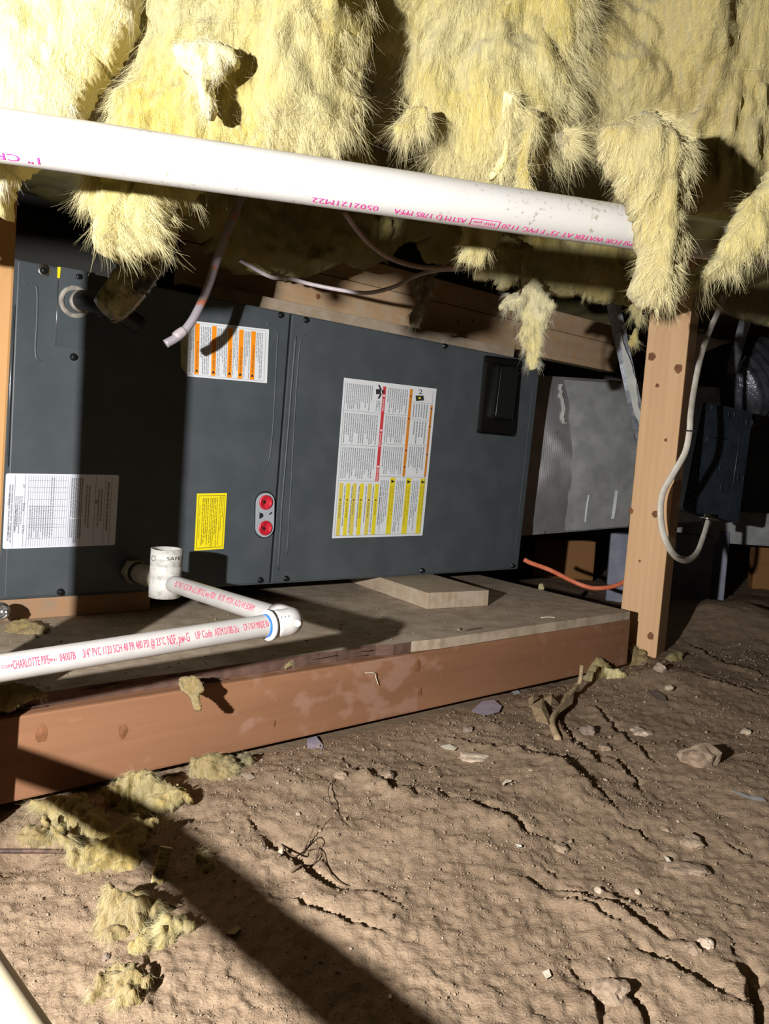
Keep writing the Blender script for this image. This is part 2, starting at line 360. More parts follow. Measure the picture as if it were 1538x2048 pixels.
def lathe(name, mat, prof, O, ax, parent=None, n=36, smooth=True):
    """prof: list of (distance along ax, radius) closed by its own end radii"""
    ax = nrm(ax); u = np.cross(ax, [0.0, 0, 1]);
    if np.linalg.norm(u) < 1e-3: u = np.cross(ax, [1.0, 0, 0])
    u = nrm(u); v = np.cross(ax, u); O = np.asarray(O, float); V = []; Fs = []
    for (a, r) in prof:
        for k in range(n):
            t = 2 * math.pi * k / n; V.append(O + ax * a + (u * math.cos(t) + v * math.sin(t)) * r)
    for i in range(len(prof) - 1):
        for k in range(n): Fs.append((i * n + k, i * n + (k + 1) % n, (i + 1) * n + (k + 1) % n, (i + 1) * n + k))
    if prof[0][1] > 1e-6: Fs.append(tuple(reversed(range(n))))
    if prof[-1][1] > 1e-6: Fs.append(tuple((len(prof) - 1) * n + k for k in range(n)))
    return mesh_obj(name, V, Fs, mat, parent, smooth=smooth)

# ------------------------------------------------------------------ lettering
STR = ['WARNING', 'ADVERTENCIA', 'AVERTISSEMENT', 'ATENCIÓN', 'ATTENTION', 'CAUTION', 'DANGER', 'PELIGRO',
       'ANTES DE ENCENDER LA UNIDAD', 'AVANT DE DÉMARRER L\'APPAREIL', 'BEFORE OPERATING UNIT', 'ATENCIÓN INSTALADOR', 'ATTENTION INSTALLATEUR', 'ATTENTION INSTALLER',
       'AVERTISSEMENT - WARNING - ADVERTENCIA', 'Attention Installer - Important',
       'SCH 40 450 PSI FOR WATER AT 73° F PVC 1120', 'NSF-pw', 'ASTM D 1785 PPFA', '0502121M22', '1" CRE',
       'PIPE CORP', 'CHARLOTTE PIPE', 'PIPE & F', '04007B', '3/4" PVC 1120 SCH 40 PR 480 PSI @ 23°C', 'NSF, pw-G', 'UP Code', 'ASTM D1785-21a', 'CP-110-P MADE IN U.S.A',
       'NSF-pw D1785 21a 40 SCH 3/4" 2E', 'MADE IN U.S.A. ASTM', 'UPC 110-P', 'SAFE-T', 'L', 'LASCO', '!', '5G', 'OPE', '2', '3/4"',
       'MODEL NO.', 'SERIAL NO.', 'VOLTS', 'PHASE', 'HZ', 'FOR INDOOR USE ONLY', 'MINIMUM CIRCUIT AMPACITY', 'MAXIMUM OVERCURRENT PROTECTION', 'REFRIGERANT', 'ASSEMBLED IN']
GL = {}
def build_glyphs():
    obs = []
    for s in STR:
        cu = bpy.data.curves.new('glyph', 'FONT'); cu.body = s; cu.resolution_u = 2
        o = bpy.data.objects.new('glyph', cu); COL.objects.link(o); obs.append((s, o, cu))
    dg = bpy.context.evaluated_depsgraph_get(); dg.update()
    for s, o, cu in obs:
        me = bpy.data.meshes.new_from_object(o.evaluated_get(dg))
        V = np.zeros(len(me.vertices) * 3); me.vertices.foreach_get('co', V); V = V.reshape(-1, 3)[:, :2]
        Fs = [tuple(p.vertices) for p in me.polygons]
        V[:, 0] -= V[:, 0].min(); GL[s] = (V, Fs, V[:, 0].max())
        bpy.data.meshes.remove(me); bpy.data.objects.remove(o); bpy.data.curves.remove(cu)
build_glyphs()
class Print:
    """collects flat print (words, bars, frames) as one thin mesh per ink"""
    def __init__(self): self.V = []; self.F = []; self.I = []; self.inks = []
    def ink(self, m):
        if m not in self.inks: self.inks.append(m)
        return self.inks.index(m)
    def add(self, V, Fs, m):
        b = len(self.V); self.V += [tuple(p) for p in V]; k = self.ink(m)
        for f in Fs: self.F.append(tuple(b + i for i in f)); self.I.append(k)
    def build(self, name, parent):
        return mesh_obj(name, self.V, self.F, None, parent, mats=[M[i] for i in self.inks], fm=self.I)
# ------------------------------------------------------------------ frame of the air handler (it lies on its side, leaning 2 degrees)
UO = np.array([-0.60038724, 1.20976076, 0.15636334])
UX = np.array([0.77685035, 0.62967915, -0.00277365]); UY = np.array([-0.62897226, 0.77617275, 0.04415612]); UZ = np.array([0.02995702, -0.03255814, 0.99902079])
UM = basis(UO, UX, UY, UZ)
def uf(x, y, off=0.0):
    """pixel -> (along, up) on the front of the unit"""
    v = atpl(x, y, UO - UY * off, UY) - UO; return np.array([v @ UX, v @ UZ])
def up3(s, off): return UO + UX * s[0] + UZ * s[1] - UY * off

def u_text(P, s, A, B, h, ink, off, frac=1.0):
    """a word along pixel line A->B on the unit's front; h letter height in pixels"""
    a, b = uf(*A), uf(*B); d = b - a; ln = np.linalg.norm(d); e = d / ln; n = np.array([-e[1], e[0]])
    V, Fs, W_ = GL[s]; sc = ln / W_; hh = h / F * 1.5
    hh = h * ln / math.hypot(B[0] - A[0], B[1] - A[1])
    P.add([up3(a + e * x * sc + n * y * hh / 0.72, off) for x, y in V], Fs, ink)
def u_quad(P, q, ink, off):
    P.add([up3(uf(*p), off) for p in q], [(3, 2, 1, 0)], ink)
def lerp2(q, s, t):
    q = np.asarray(q, float); return (q[0] * (1 - s) + q[1] * s) * (1 - t) + (q[3] * (1 - s) + q[2] * s) * t
def u_lines(P, q, n, ink, off, vertical=True, fill=0.5, word=(0.05, 0.16), seed=1, short=0.25):
    """n rows of tiny illegible print inside pixel quad q (tl,tr,br,bl); rows run vertically"""
    rs = random.Random(seed)
    for k in range(n):
        s0 = (k + 0.5 - fill / 2) / n; s1 = (k + 0.5 + fill / 2) / n; t = 0.0
        end = 1.0 - (rs.random() * short if rs.random() < 0.5 else 0)
        while t < end - 0.02:
            l = min(rs.uniform(*word), end - t)
            if vertical: u_quad(P, [lerp2(q, s0, t), lerp2(q, s1, t), lerp2(q, s1, t + l), lerp2(q, s0, t + l)], ink, off)
            else: u_quad(P, [lerp2(q, t, s0), lerp2(q, t + l, s0), lerp2(q, t + l, s1), lerp2(q, t, s1)], ink, off)
            t += l + rs.uniform(0.008, 0.02)
def u_sub(q, s0, t0, s1, t1): return [lerp2(q, s0, t0), lerp2(q, s1, t0), lerp2(q, s1, t1), lerp2(q, s0, t1)]
def u_line(P, q, s0, t0, s1, t1, wd, ink, off):
    if abs(s1 - s0) > abs(t1 - t0): u_quad(P, u_sub(q, s0, t0 - wd / 2, s1, t0 + wd / 2), ink, off)
    else: u_quad(P, u_sub(q, s0 - wd / 2, t0, s0 + wd / 2, t1), ink, off)
def u_tri(P, c, r, ink, off, d=(0, -1)):
    c = np.array(c, float); d = np.array(d, float); n = np.array([-d[1], d[0]])
    P.add([up3(uf(*(c + d * r)), off), up3(uf(*(c - d * r * 0.6 + n * r * 0.8)), off), up3(uf(*(c - d * r * 0.6 - n * r * 0.8)), off)], [(0, 1, 2)], ink)
def u_plate(name, q, th, mat, parent, off=0.0, rnd=0.0, ch=0.0):
    """thin label sheet on the unit's front; q pixel corners tl,tr,br,bl"""
    c = [uf(*p) for p in q]; pts = []
    for i in range(4):
        p, a, b = c[i], c[i - 1], c[(i + 1) % 4]
        if rnd:
            da, db = (a - p) / np.linalg.norm(a - p), (b - p) / np.linalg.norm(b - p)
            for t in np.linspace(0, 1, 6): pts.append((p + da * rnd) * (1 - t) ** 2 + 2 * t * (1 - t) * p + (p + db * rnd) * t * t)
        else: pts.append(p)
    k = len(pts)
    if ch:
        cc_ = np.mean(c, 0); ins = [p + (cc_ - p) * np.minimum(.5, ch / np.maximum(np.abs(cc_ - p), 1e-4)) for p in pts]
        V = [up3(p, off + th) for p in ins] + [up3(p, off + th * .55) for p in pts] + [up3(p, off) for p in pts]
        Fs = [tuple(reversed(range(k)))] + [(j * k + i, j * k + (i + 1) % k, (j + 1) * k + (i + 1) % k, (j + 1) * k + i) for j in range(2) for i in range(k)]
        return mesh_obj(name, V, Fs, mat, parent)
    V = [up3(p, off + th) for p in pts] + [up3(p, off) for p in pts]
    Fs = [tuple(reversed(range(k))), tuple(range(k, 2 * k))] + [(i, (i + 1) % k, k + (i + 1) % k, k + i) for i in range(k)]
    return mesh_obj(name, V, Fs, mat, parent)

# ================================================================== SETTING: ground
POST_A = at(1311, 1327, 1.72)
CRACKS = [  # pixel polylines of the little erosion steps in the soil, width, depth
    ([(700, 1535), (745, 1560), (790, 1588), (845, 1606)], .010, .012), ([(870, 1470), (940, 1490), (1000, 1505), (1050, 1510)], .005, .006),
    ([(905, 1612), (960, 1630), (1010, 1652), (1062, 1670)], .009, .011), ([(1060, 1512), (1110, 1535), (1160, 1565), (1208, 1602)], .012, .015),
    ([(1212, 1510), (1245, 1535), (1278, 1575)], .009, .010), ([(1225, 1645), (1265, 1660), (1312, 1676)], .006, .007),
    ([(1080, 1768), (1150, 1788), (1220, 1812), (1290, 1850), (1345, 1872)], .010, .011), ([(1100, 1790), (1190, 1822), (1260, 1862)], .006, .007),
    ([(1180, 1770), (1260, 1800), (1340, 1830)], .005, .006), ([(1270, 1890), (1330, 1928), (1395, 1962), (1460, 1995)], .010, .011),
    ([(1105, 1440), (1150, 1482), (1210, 1530)], .010, .010), ([(1180, 1405), (1250, 1470), (1310, 1530)], .007, .007),
    ([(1380, 1360), (1440, 1375), (1530, 1392)], .009, .009), ([(1150, 1955), (1180, 2000), (1200, 2060)], .010, .010),
    ([(1230, 1960), (1265, 2010), (1300, 2070)], .009, .009), ([(1470, 1900), (1500, 1960), (1515, 2060)], .010, .012),
    ([(1075, 1730), (1110, 1752), (1140, 1762)], .006, .006), ([(560, 1795), (620, 1815), (700, 1850), (780, 1868)], .008, .007),
    ([(520, 1660), (575, 1710), (640, 1760), (690, 1778)], .016, .010), ([(290, 1900), (300, 1960), (305, 2000)], .008, .008),
    ([(1430, 1680), (1480, 1700), (1515, 1715)], .006, .006), ([(1380, 1290), (1450, 1330), (1530, 1350)], .010, .010)]
TA = np.array([-0.394, 0.8616]); TB = np.array([0.551, 1.661]); TD = (TB - TA) / np.linalg.norm(TB - TA); TN = np.array([TD[1], -TD[0]])
def ground_z(x, y):
    x = np.asarray(x, float); y = np.asarray(y, float)
    z = 0.012 * fbm(x * 3.1 + 4, y * 3.1, o=3, s=3) + 0.0038 * fbm(x * 11, y * 11, o=3, s=9)
    z = z + 0.0026 * fbm(x * 38, y * 38, o=3, s=21) + 0.0024 * fbm(x * 120, y * 120, o=3, s=33)
    rd = 1 - np.abs(fbm(x * 9 - y * 4, y * 7 + x * 5, o=3, s=40)); z = z + 0.0032 * (rd - 0.8)
    def g(px, py, sx, h):
        P = atz(px, py, 0); return h * np.exp(-((x - P[0]) ** 2 + (y - P[1]) ** 2) / (2 * sx * sx))
    z = z + g(1460, 1250, 0.16, 0.06) + g(1320, 1360, 0.06, 0.015) + g(900, 1650, 0.07, 0.012) + g(1100, 1560, 0.05, 0.012) - g(600, 1745, 0.03, 0.008) - g(30, 1690, 0.03, 0.02) + g(560, 1560, 0.05, 0.008) + g(1000, 1480, 0.06, 0.006)
    td = (x - TA[0]) * TN[0] + (y - TA[1]) * TN[1]; tt = (x - TA[0]) * TD[0] + (y - TA[1]) * TD[1]
    under = 1 / (1 + np.exp((td - 0.02) / 0.012)) * (tt > -0.9) * (tt < 1.30)
    z = z - under * (np.maximum(z, -0.004) + 0.010)
    for pl, wd, dp in CRACKS:
        P = np.array([atz(a, b, 0)[:2] for a, b in pl]); best = np.full(np.shape(x), 9.0); side = np.zeros(np.shape(x))
        m = (x > P[:, 0].min() - .08) & (x < P[:, 0].max() + .08) & (y > P[:, 1].min() - .08) & (y < P[:, 1].max() + .08)
        if not np.any(m): continue
        xm, ym = x[m] + 0.006 * noise3(x[m] * 60, y[m] * 60, 0, 5), y[m] + 0.006 * noise3(x[m] * 60, y[m] * 60, 0, 6); bm_, sm_ = best[m], side[m]
        for a, b in zip(P[:-1], P[1:]):
            d = b - a; L2 = d @ d; t = np.clip(((xm - a[0]) * d[0] + (ym - a[1]) * d[1]) / L2, 0, 1)
            ex_, ey_ = xm - a[0] - t * d[0], ym - a[1] - t * d[1]; ds = np.hypot(ex_, ey_); k = ds < bm_
            bm_ = np.where(k, ds, bm_); sm_ = np.where(k, np.sign(d[0] * ey_ - d[1] * ex_), sm_)
        sd = bm_ * sm_  # positive = far/left side
        tE = np.minimum(np.hypot(xm - P[0, 0], ym - P[0, 1]), np.hypot(xm - P[-1, 0], ym - P[-1, 1])); tap = np.clip(tE / 0.03, 0, 1)
        prof = np.where(sd < 0, np.exp(-(sd / (wd * 2.5)) ** 2) * 0.75, np.exp(-(sd / (wd * 0.22)) ** 2) * 0)  # lip on the near (lamp) side
        step = -1.0 * np.exp(-((sd - wd * 0.45) / (wd * 0.55)) ** 2)
        z = z.copy(); z[m] += dp * tap * (prof + step * (sd > -wd * 0.15))
    return z
nr, nc = 600, 520
rows = 0.27 * (5.2 / 0.27) ** (np.arange(nr) / (nr - 1))
cs = np.concatenate([np.linspace(-1.3, -0.56, 36)[:-1], np.linspace(-0.56, 0.56, nc - 70), np.linspace(0.56, 1.3, 36)[1:]]); nc = len(cs)
gx = (rows[:, None] * cs[None, :]); gy = np.repeat(rows[:, None], nc, 1)
gz = ground_z(gx.ravel(), gy.ravel())
idx = np.arange(nr * nc).reshape(nr, nc)
gf = np.stack([idx[:-1, :-1], idx[:-1, 1:], idx[1:, 1:], idx[1:, :-1]], -1).reshape(-1, 4)
fl = mesh_obj('floor', np.stack([gx.ravel(), gy.ravel(), gz], -1), gf, M['dirt'], smooth=True); tag(fl, kind='structure')
def gpt(x, y, dz=0.0):
    P = atz(x, y, 0)
    for _ in range(3): P = atz(x, y, float(ground_z(np.array([P[0]]), np.array([P[1]]))[0]))
    return P + np.array([0, 0, dz])

# ------------------------------------------------------------------ ceiling with joists, far walls
ce = box('ceiling', M['olddark'], (-2.6, -0.3, 1.16), (3.4, 5.2, 1.19)); tag(ce, kind='structure')
JM = basis(np.zeros(3), np.array([TD[0], TD[1], 0]), np.array([-TD[1], TD[0], 0]), np.array([0, 0, 1.0]))
for k, off in enumerate((0.28, 0.69, 1.10, 1.51, 1.92, 2.33)):
    box('joist', M['olddark'], (-2.0, off, 0.98), (5.0, off + 0.038, 1.16), JM, 0.002, ce, 1)
wb = box('wall_back', M['concrete'], (-2.6, 5.0, -0.1), (3.4, 5.2, 1.16)); tag(wb, kind='structure')
wl = box('wall_left', M['lining'], (-2.6, -0.3, -0.1), (-2.4, 5.0, 1.16)); tag(wl, kind='structure')
wr = box('wall_right', M['concrete'], (3.2, -0.3, -0.1), (3.4, 5.0, 1.16)); tag(wr, kind='structure')

# ================================================================== TIMBER, PLYWOOD, BLOCKS, POSTS
TM = basis(np.array([TA[0], TA[1], 0.0]), np.array([TD[0], TD[1], 0]), np.array([-TD[1], TD[0], 0]), np.array([0, 0, 1.0]))
tlen = np.linalg.norm(TB - TA)
timber = thing('timber_skid', 'reddish-brown timber board on edge holding up the plywood platform', 'timber', (TA[0] + 0.4, TA[1] + 0.33, 0.004))
bm = bmesh.new(); bx(bm, (-0.55, 0.0, 0.002), (tlen, 0.038, 0.102), 0.003)
bm_obj('board', bm, M['timber'], timber, TM)
def knot_on(P, ax, r, parent, mat='knot', name='knot', sq=1.0):
    n = nrm(ax); u = nrm(np.cross(n, [0, 0, 1.0])); v = np.cross(n, u); V = [P + n * 0.0012]; k = 20
    for i in range(k):
        a = 2 * math.pi * i / k; rr = r * (1 + 0.07 * math.sin(3 * a + r * 9000) + 0.06 * math.sin(5 * a + r * 4000)); V.append(P + (u * math.cos(a) + v * math.sin(a) * sq) * rr + n * 0.0002)
    return mesh_obj(name, V, [(0, 1 + i, 1 + (i + 1) % k) for i in range(k)], M[mat], parent)
tn3 = np.array([TN[0], TN[1], 0]); TP = np.array([TA[0], TA[1], 0])
for x, y, r in ((246, 1463, .006), (83, 1467, .007), (835, 1332, .007), (840, 1383, .005), (548, 1447, .003), (1243, 1262, .004)):
    knot_on(atpl(x, y, TP, tn3), tn3, r, timber, sq=1.6)
# plywood with a torn front edge (set back on the left, flush on the right)
ply = thing('plywood_sheet', 'dusty plywood sheet with torn dark front edge lying on the timber', 'plywood', (0.0, 1.5, 0.102))
fe = [(-0.60, 0.022)]
for a in np.linspace(-0.5, 0.56, 40): fe.append((a, 0.021 + 0.004 * float(noise3(a * 30, 0.5, 0, 3)) + 0.003 * float(noise3(a * 110, 0.5, 0, 4)) - (0.012 if a > 0.54 else 0)))
fe += [(0.60, 0.010), (0.66, 0.004), (tlen - 0.004, 0.001)]
tp = lambda a, b, z: TP + np.array([TD[0], TD[1], 0]) * a + np.array([-TD[1], TD[0], 0]) * b + np.array([0, 0, z])
bkR = atz(960, 1150, 0.12); bR = ((bkR - TP)[:2] @ TD, (bkR - TP)[:2] @ np.array([-TD[1], TD[0]]))
out = fe + [(bR[0], bR[1]), (bR[0] - 0.08, 0.80), (-0.65, 0.80)]
k = len(out); V = [tp(a, b, 0.120) for a, b in out] + [tp(a, b, 0.1025) for a, b in out]
mesh_obj('veneer_top', V, [tuple(range(k)), tuple(reversed(range(k, 2 * k)))] + [(i, k + i, k + (i + 1) % k, (i + 1) % k) for i in range(len(fe) + 1, k)], M['ply'], ply)
nf = len(fe)
fm = [0 if fe[i][0] < 0.60 else 1 for i in range(nf)]
e = mesh_obj('torn_edge', [V[i] for i in range(nf)] + [V[k + i] for i in range(nf)] + [V[nf], V[k + nf]],
         [(i, nf + i, nf + i + 1, i + 1) for i in range(nf - 1)] + [(nf - 1, 2 * nf - 1, 2 * nf + 1, 2 * nf)], None, ply, mats=[M['ply_edge'], M['ply']], fm=fm)
e['label'] = 'dark splintered plywood edge'
# splinters along the torn edge
for q in range(16):
    a = random.uniform(-0.3, 0.5); l = random.uniform(0.03, 0.10); b = 0.016 + random.uniform(-0.002, 0.003); z = random.uniform(0.104, 0.119)
    p0, p1 = tp(a, b, z), tp(a + l, b - 0.001, z + random.uniform(-0.003, 0.003))
    tube('splinter', M['ply_edge'], smooth_path([p0, (p0 + p1) / 2 + np.array([0, 0, 0.0006]), p1], 3), [0.0004, .001, .0014, .0016, .0014, .001, .0004], ply, 5)

blk = thing('support_block', 'weathered wooden block under the right half of the grey unit', 'block', atz(915, 1190, 0.12))
A_, B_, D_ = atz(853.5, 1219, 0.12), atz(976, 1212, 0.12), atz(742, 1166, 0.12)
A_[2] = B_[2] = D_[2] = 0.1205
ex = nrm(B_ - A_); dv = nrm(D_ - A_); wd = np.linalg.norm(B_ - A_)
dv = nrm(dv - ex * (dv @ ex))
bm = bmesh.new(); bx(bm, (0, 0, 0), (0.34, wd, 0.0335), 0.0015)
bm_obj('block_body', bm, M['block'], blk, basis(B_, dv, -ex, np.cross(dv, -ex)))
b2 = thing('support_block', 'brown wooden block under the left end of the grey unit', 'block', atz(150, 1250, 0.12))
P0 = UO + UX * 0.01 - UY * (-0.012); P0[2] = 0.1205
bm = bmesh.new(); bx(bm, (0.0, 0, 0), (0.30, 0.089, 0.0345), 0.0015)
uxh = nrm([UX[0], UX[1], 0]); uyh = np.array([-uxh[1], uxh[0], 0])
bm_obj('block_body', bm, M['block2'], b2, basis(P0 + uxh * (-0.06), uxh, uyh, np.array([0, 0, 1.0])))

def post(name, label, corners_bot, corners_top, mat):
    o = thing(name, label, 'post', np.mean(corners_bot, 0))
    bot, top = np.asarray(corners_bot), np.asarray(corners_top)
    ax = nrm(top[0] - bot[0]); e1 = nrm(bot[1] - bot[0]); e1 = nrm(e1 - ax * (e1 @ ax)); e2 = np.cross(ax, e1)
    mw = basis(bot[0], ax, e1, e2); H = np.linalg.norm(top[0] - bot[0]); w1 = np.linalg.norm(bot[1] - bot[0]); w2 = (bot[2] - bot[1]) @ e2
    bm = bmesh.new(); bx(bm, (0, 0, min(0, w2)), (H, w1, max(0, w2)), 0.003)
    bm_obj('shaft', bm, mat, o, mw); return o, mw
a = math.radians(-32); nA = np.array([math.cos(a), math.sin(a), 0]); nB = np.array([math.sin(a), -math.cos(a), 0])  # right face, front face
topA = at(1386, 590, 1.72); botA = POST_A + (POST_A - topA) / (topA - POST_A)[2] * 0.06
dirA = (topA - botA) / (topA - botA)[2]; topA = botA + dirA * (1.16 - botA[2])
cb = [botA, botA - nA * 0.089, botA - nA * 0.089 - nB * 0.089, botA - nB * 0.089]; d = topA - botA
rp, rpm = post('wood_post', 'raw pine post beside the right end of the plywood platform', cb, [c + d for c in cb], M['post'])
for x, y, r in ((1303, 713, .0075), (1356, 737, .008), (1314, 771, .0035), (1261, 1022, .0055), (1310, 1028, .0065), (1301, 1272, .007), (1279, 1122, .0025), (1331, 880, .003)):
    knot_on(atpl(x, y, botA, nB), nB, r, rp, sq=1.25)
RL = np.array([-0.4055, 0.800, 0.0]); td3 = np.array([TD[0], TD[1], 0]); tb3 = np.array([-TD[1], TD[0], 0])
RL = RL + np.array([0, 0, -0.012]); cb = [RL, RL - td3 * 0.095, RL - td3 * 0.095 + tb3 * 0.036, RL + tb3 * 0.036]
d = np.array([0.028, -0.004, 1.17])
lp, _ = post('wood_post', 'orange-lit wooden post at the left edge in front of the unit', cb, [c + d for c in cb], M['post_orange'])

# beam above and behind the unit
bmth = thing('girder', 'rough-sawn wooden girder running above and behind the grey unit', 'beam', UO + UX * 1.0 + UY * 0.12 + UZ * 0.57)
BMX = basis(UO + UY * 0.12, UX, UY, UZ)
box('lower_board', M['beam'], (0.32, 0, 0.566), (1.72, 0.04, 0.6455), BMX, 0.002, bmth)
box('upper_board', M['beam'], (0.30, 0.004, 0.6475), (1.72, 0.042, 0.700), BMX, 0.002, bmth)
box('nailing_strip', M['block'], (0.36, -0.055, 0.5345), (1.20, -0.002, 0.565), BMX, 0.002, bmth)
for x, y, r in ((636, 593, .006), (916, 643, .004), (946, 642, .004)): knot_on(atpl(x, y, UO + UY * 0.12, UY), -UY, r, bmth)

# added backdrop sheet, turns the black gap behind the unit's left end dim grey
vs_ = thing('gap_backdrop', 'dark grey plastic sheet hanging behind the left end of the unit', 'sheet', UO + UY * 0.60)
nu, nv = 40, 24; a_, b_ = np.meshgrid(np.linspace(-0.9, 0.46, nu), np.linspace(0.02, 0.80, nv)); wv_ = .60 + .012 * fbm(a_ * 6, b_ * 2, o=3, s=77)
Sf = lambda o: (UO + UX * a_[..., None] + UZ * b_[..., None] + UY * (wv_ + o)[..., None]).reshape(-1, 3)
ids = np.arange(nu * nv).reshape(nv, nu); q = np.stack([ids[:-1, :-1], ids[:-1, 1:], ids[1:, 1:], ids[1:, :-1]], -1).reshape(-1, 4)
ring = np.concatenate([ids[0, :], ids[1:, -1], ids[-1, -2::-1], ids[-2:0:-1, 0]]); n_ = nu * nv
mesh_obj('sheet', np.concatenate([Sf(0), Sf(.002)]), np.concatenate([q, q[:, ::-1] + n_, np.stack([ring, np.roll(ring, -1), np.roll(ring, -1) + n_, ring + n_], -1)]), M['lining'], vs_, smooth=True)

# ================================================================== AIR HANDLER
ah = thing('air_handler', 'dark grey metal air handler lying on its side on wooden blocks', 'air handler', UO + UX * 0.6 + UY * 0.2)
box('cabinet', M['unit'], (-0.07, 0.004, 0.0), (1.233, 0.53, 0.533), UM, 0.003, ah)
SE = 0.4925
def panel(name, lo, hi):
    bm = bmesh.new(); bx(bm, (lo, 0.0, 0.004), (hi, 0.006, 0.531), 0.002, 2); return bm_obj(name, bm, M['unit'], ah, UM)
pl_ = panel('coil_panel', 0.004, SE - 0.003); pr_ = panel('blower_panel', SE + 0.002, 1.229)
box('seam_gasket', M['gap'], (SE - 0.0029, 0.003, 0.004), (SE + 0.0019, 0.0045, 0.531), UM, 0, ah)
def bead(pts, parent, r=0.0016, mat='unit'):
    P = [up3(uf(*p), 0.0002) for p in pts]; return tube('bead', M[mat], smooth_path(P, 5), r, parent, 8, flatten=(UY, 0.45))
bead([(533, 646), (549, 654), (556, 672), (554, 700), (547, 840), (541, 905), (536, 925), (527, 935)], pl_)
bead([(46, 566), (66, 569), (74, 580), (74, 640), (71, 690), (73, 715), (80, 722)], pl_)
bead([(612, 668), (604, 676), (600, 690), (594, 760), (588, 860), (583, 960), (577, 1060), (574, 1110)], pr_)
bead([(592, 672), (586, 740), (579, 830), (571, 930), (565, 1000), (560, 1080), (556, 1140)], pr_, 0.002)
bead([(1067, 760), (1052, 900), (1040, 1010), (1030, 1120)], pr_, 0.001)
q = [uf(116, 533), uf(190, 546), uf(186, 703), uf(110, 692)]
mesh_obj('filler_plate', [up3(p, 0.0016) for p in q] + [up3(p, -0.001) for p in q], [(3, 2, 1, 0), (0, 1, 5, 4), (1, 2, 6, 5), (2, 3, 7, 6), (3, 0, 4, 7)], M['unit'], ah)
tube('plate_edge', M['bright'], [up3(uf(116, 560), .0016), up3(uf(110.5, 692), .0016)], 0.0006, ah, 6)
tube('edge_highlight', M['bright'], [up3(uf(28, 609), .0014), up3(uf(20, 770), .0014), up3(uf(13.5, 932), .0014)], 0.0007, ah, 6)  # bright steel line drawing the highlight along the left panel's edge
pt = u_plate('yellow_tag', [(114.5, 534), (120.5, 535), (118.5, 557), (114, 556)], 0.002, M['yellow_paper'], ah, 0.001)
for (x, y) in ((88, 541), (157, 553.5), (147, 714), (561, 630), (612, 640), (889, 692), (121, 1184), (520, 1160), (572, 1157), (844, 1141), (1025, 1131)):
    P = up3(uf(x, y), 0.0)
    s_ = lathe('screw', M['screw'], [(-0.001, 0.0062), (0.0008, 0.0062), (0.0012, 0.0046), (0.0045, 0.0044), (0.0052, 0.0036), (0.0048, 0.0)], P, -UY, ah, 6 * 2)
lathe('washer', M['bright'], [(0, .009), (.0006, .009), (.0006, .0065)], up3(uf(88, 541), 0.0003), -UY, ah, 20)
# suction-line grommet
GP = up3(uf(150, 604), 0.0005)
lathe('pipe_grommet', M['grommet'], [(-.001, .026), (.002, .025), (.003, .0185), (.001, .0182)], GP, -UY, ah, 36)
# black filter-door cover
fo = [(967.6, 710.5), (1040, 719.5), (1027.4, 873), (952.6, 866)]
cv = u_plate('sight_window_frame', fo, 0.009, M['blackgloss'], ah, 0, 0.008, .005)
fi = [(984, 726), (1029, 731), (1017, 843), (970.5, 839)]
u_plate('raised_bezel', fi, 0.011, M['blackgloss'], cv, 0.009, 0.009, .006)
fi2 = [(990, 733), (1025, 737), (1014, 837), (978, 833)]
u_plate('glass', fi2, 0.0015, M['window'], cv, 0.0200, 0.005, .0005)
for x, y in ((966, 722), (1013, 861), (959, 857), (1034, 726)): lathe('rivet', M['blackgloss'], [(0, .003), (.0014, .0026), (.002, 0)], up3(uf(x, y), .0088), -UY, cv, 12)
# refrigerant port plate with two red caps
def capsule(name, c0, c1, r, th, mat, parent, off):
    a_, b_ = uf(*c0), uf(*c1); e_ = (b_ - a_) / np.linalg.norm(b_ - a_); n_ = np.array([-e_[1], e_[0]]); pts = []
    for t in np.linspace(-90, 90, 13): pts.append(b_ + r * (e_ * math.cos(math.radians(t)) + n_ * math.sin(math.radians(t))))
    for t in np.linspace(90, 270, 13): pts.append(a_ + r * (e_ * math.cos(math.radians(t)) + n_ * math.sin(math.radians(t))))
    k = len(pts); V = [up3(p, off + th) for p in pts] + [up3(p, off) for p in pts]
    return mesh_obj(name, V, [tuple(reversed(range(k))), tuple(range(k, 2 * k))] + [(i, (i + 1) % k, k + (i + 1) % k, k + i) for i in range(k)], mat, parent)
capsule('port_gasket', (529.5, 1005), (529, 1054), .0225, .001, M['gap'], ah, 0)
pp = capsule('port_plate', (528.5, 1005), (527.5, 1054), .0195, .005, M['greycap'], ah, 0.001)
for (x, y) in ((528.5, 1004), (527.5, 1055)):
    P = up3(uf(x, y), .006)
    cp = lathe('red_cap', M['redcap'], [(-.004, .0145), (.0015, .0145), (.003, .0135), (.0035, .0118), (.0015, .0105), (.001, 0)], P, -UY, pp, 28)
    cp['label'] = 'red plastic port cap'
    for t in (40, 130, 200, 290):
        a = math.radians(t); Q = P + (UX * math.cos(a) + UZ * math.sin(a)) * .006 - UY * .001
        tube('cap_rib', M['redcap'], [Q, Q + (UX * math.cos(a) + UZ * math.sin(a)) * .004 - UY * 0.001], [.0016, .001], pp, 6)
lathe('red_cap_hole', M['gap'], [(0, .003), (.0008, .003), (.0009, 0)], up3(uf(525, 1003), .0072), -UY, pp, 10)
lathe('red_cap_hole', M['gap'], [(0, .003), (.0008, .003), (.0009, 0)], up3(uf(524, 1056), .0072), -UY, pp, 10)
u_plate('keyway', [(516, 1024), (523, 1027), (523, 1033), (515.5, 1037)], .0006, M['gap'], pp, .006)
u_plate('keyway', [(535, 1027), (541, 1022), (541, 1025), (536, 1029)], .0006, M['gap'], pp, .006)

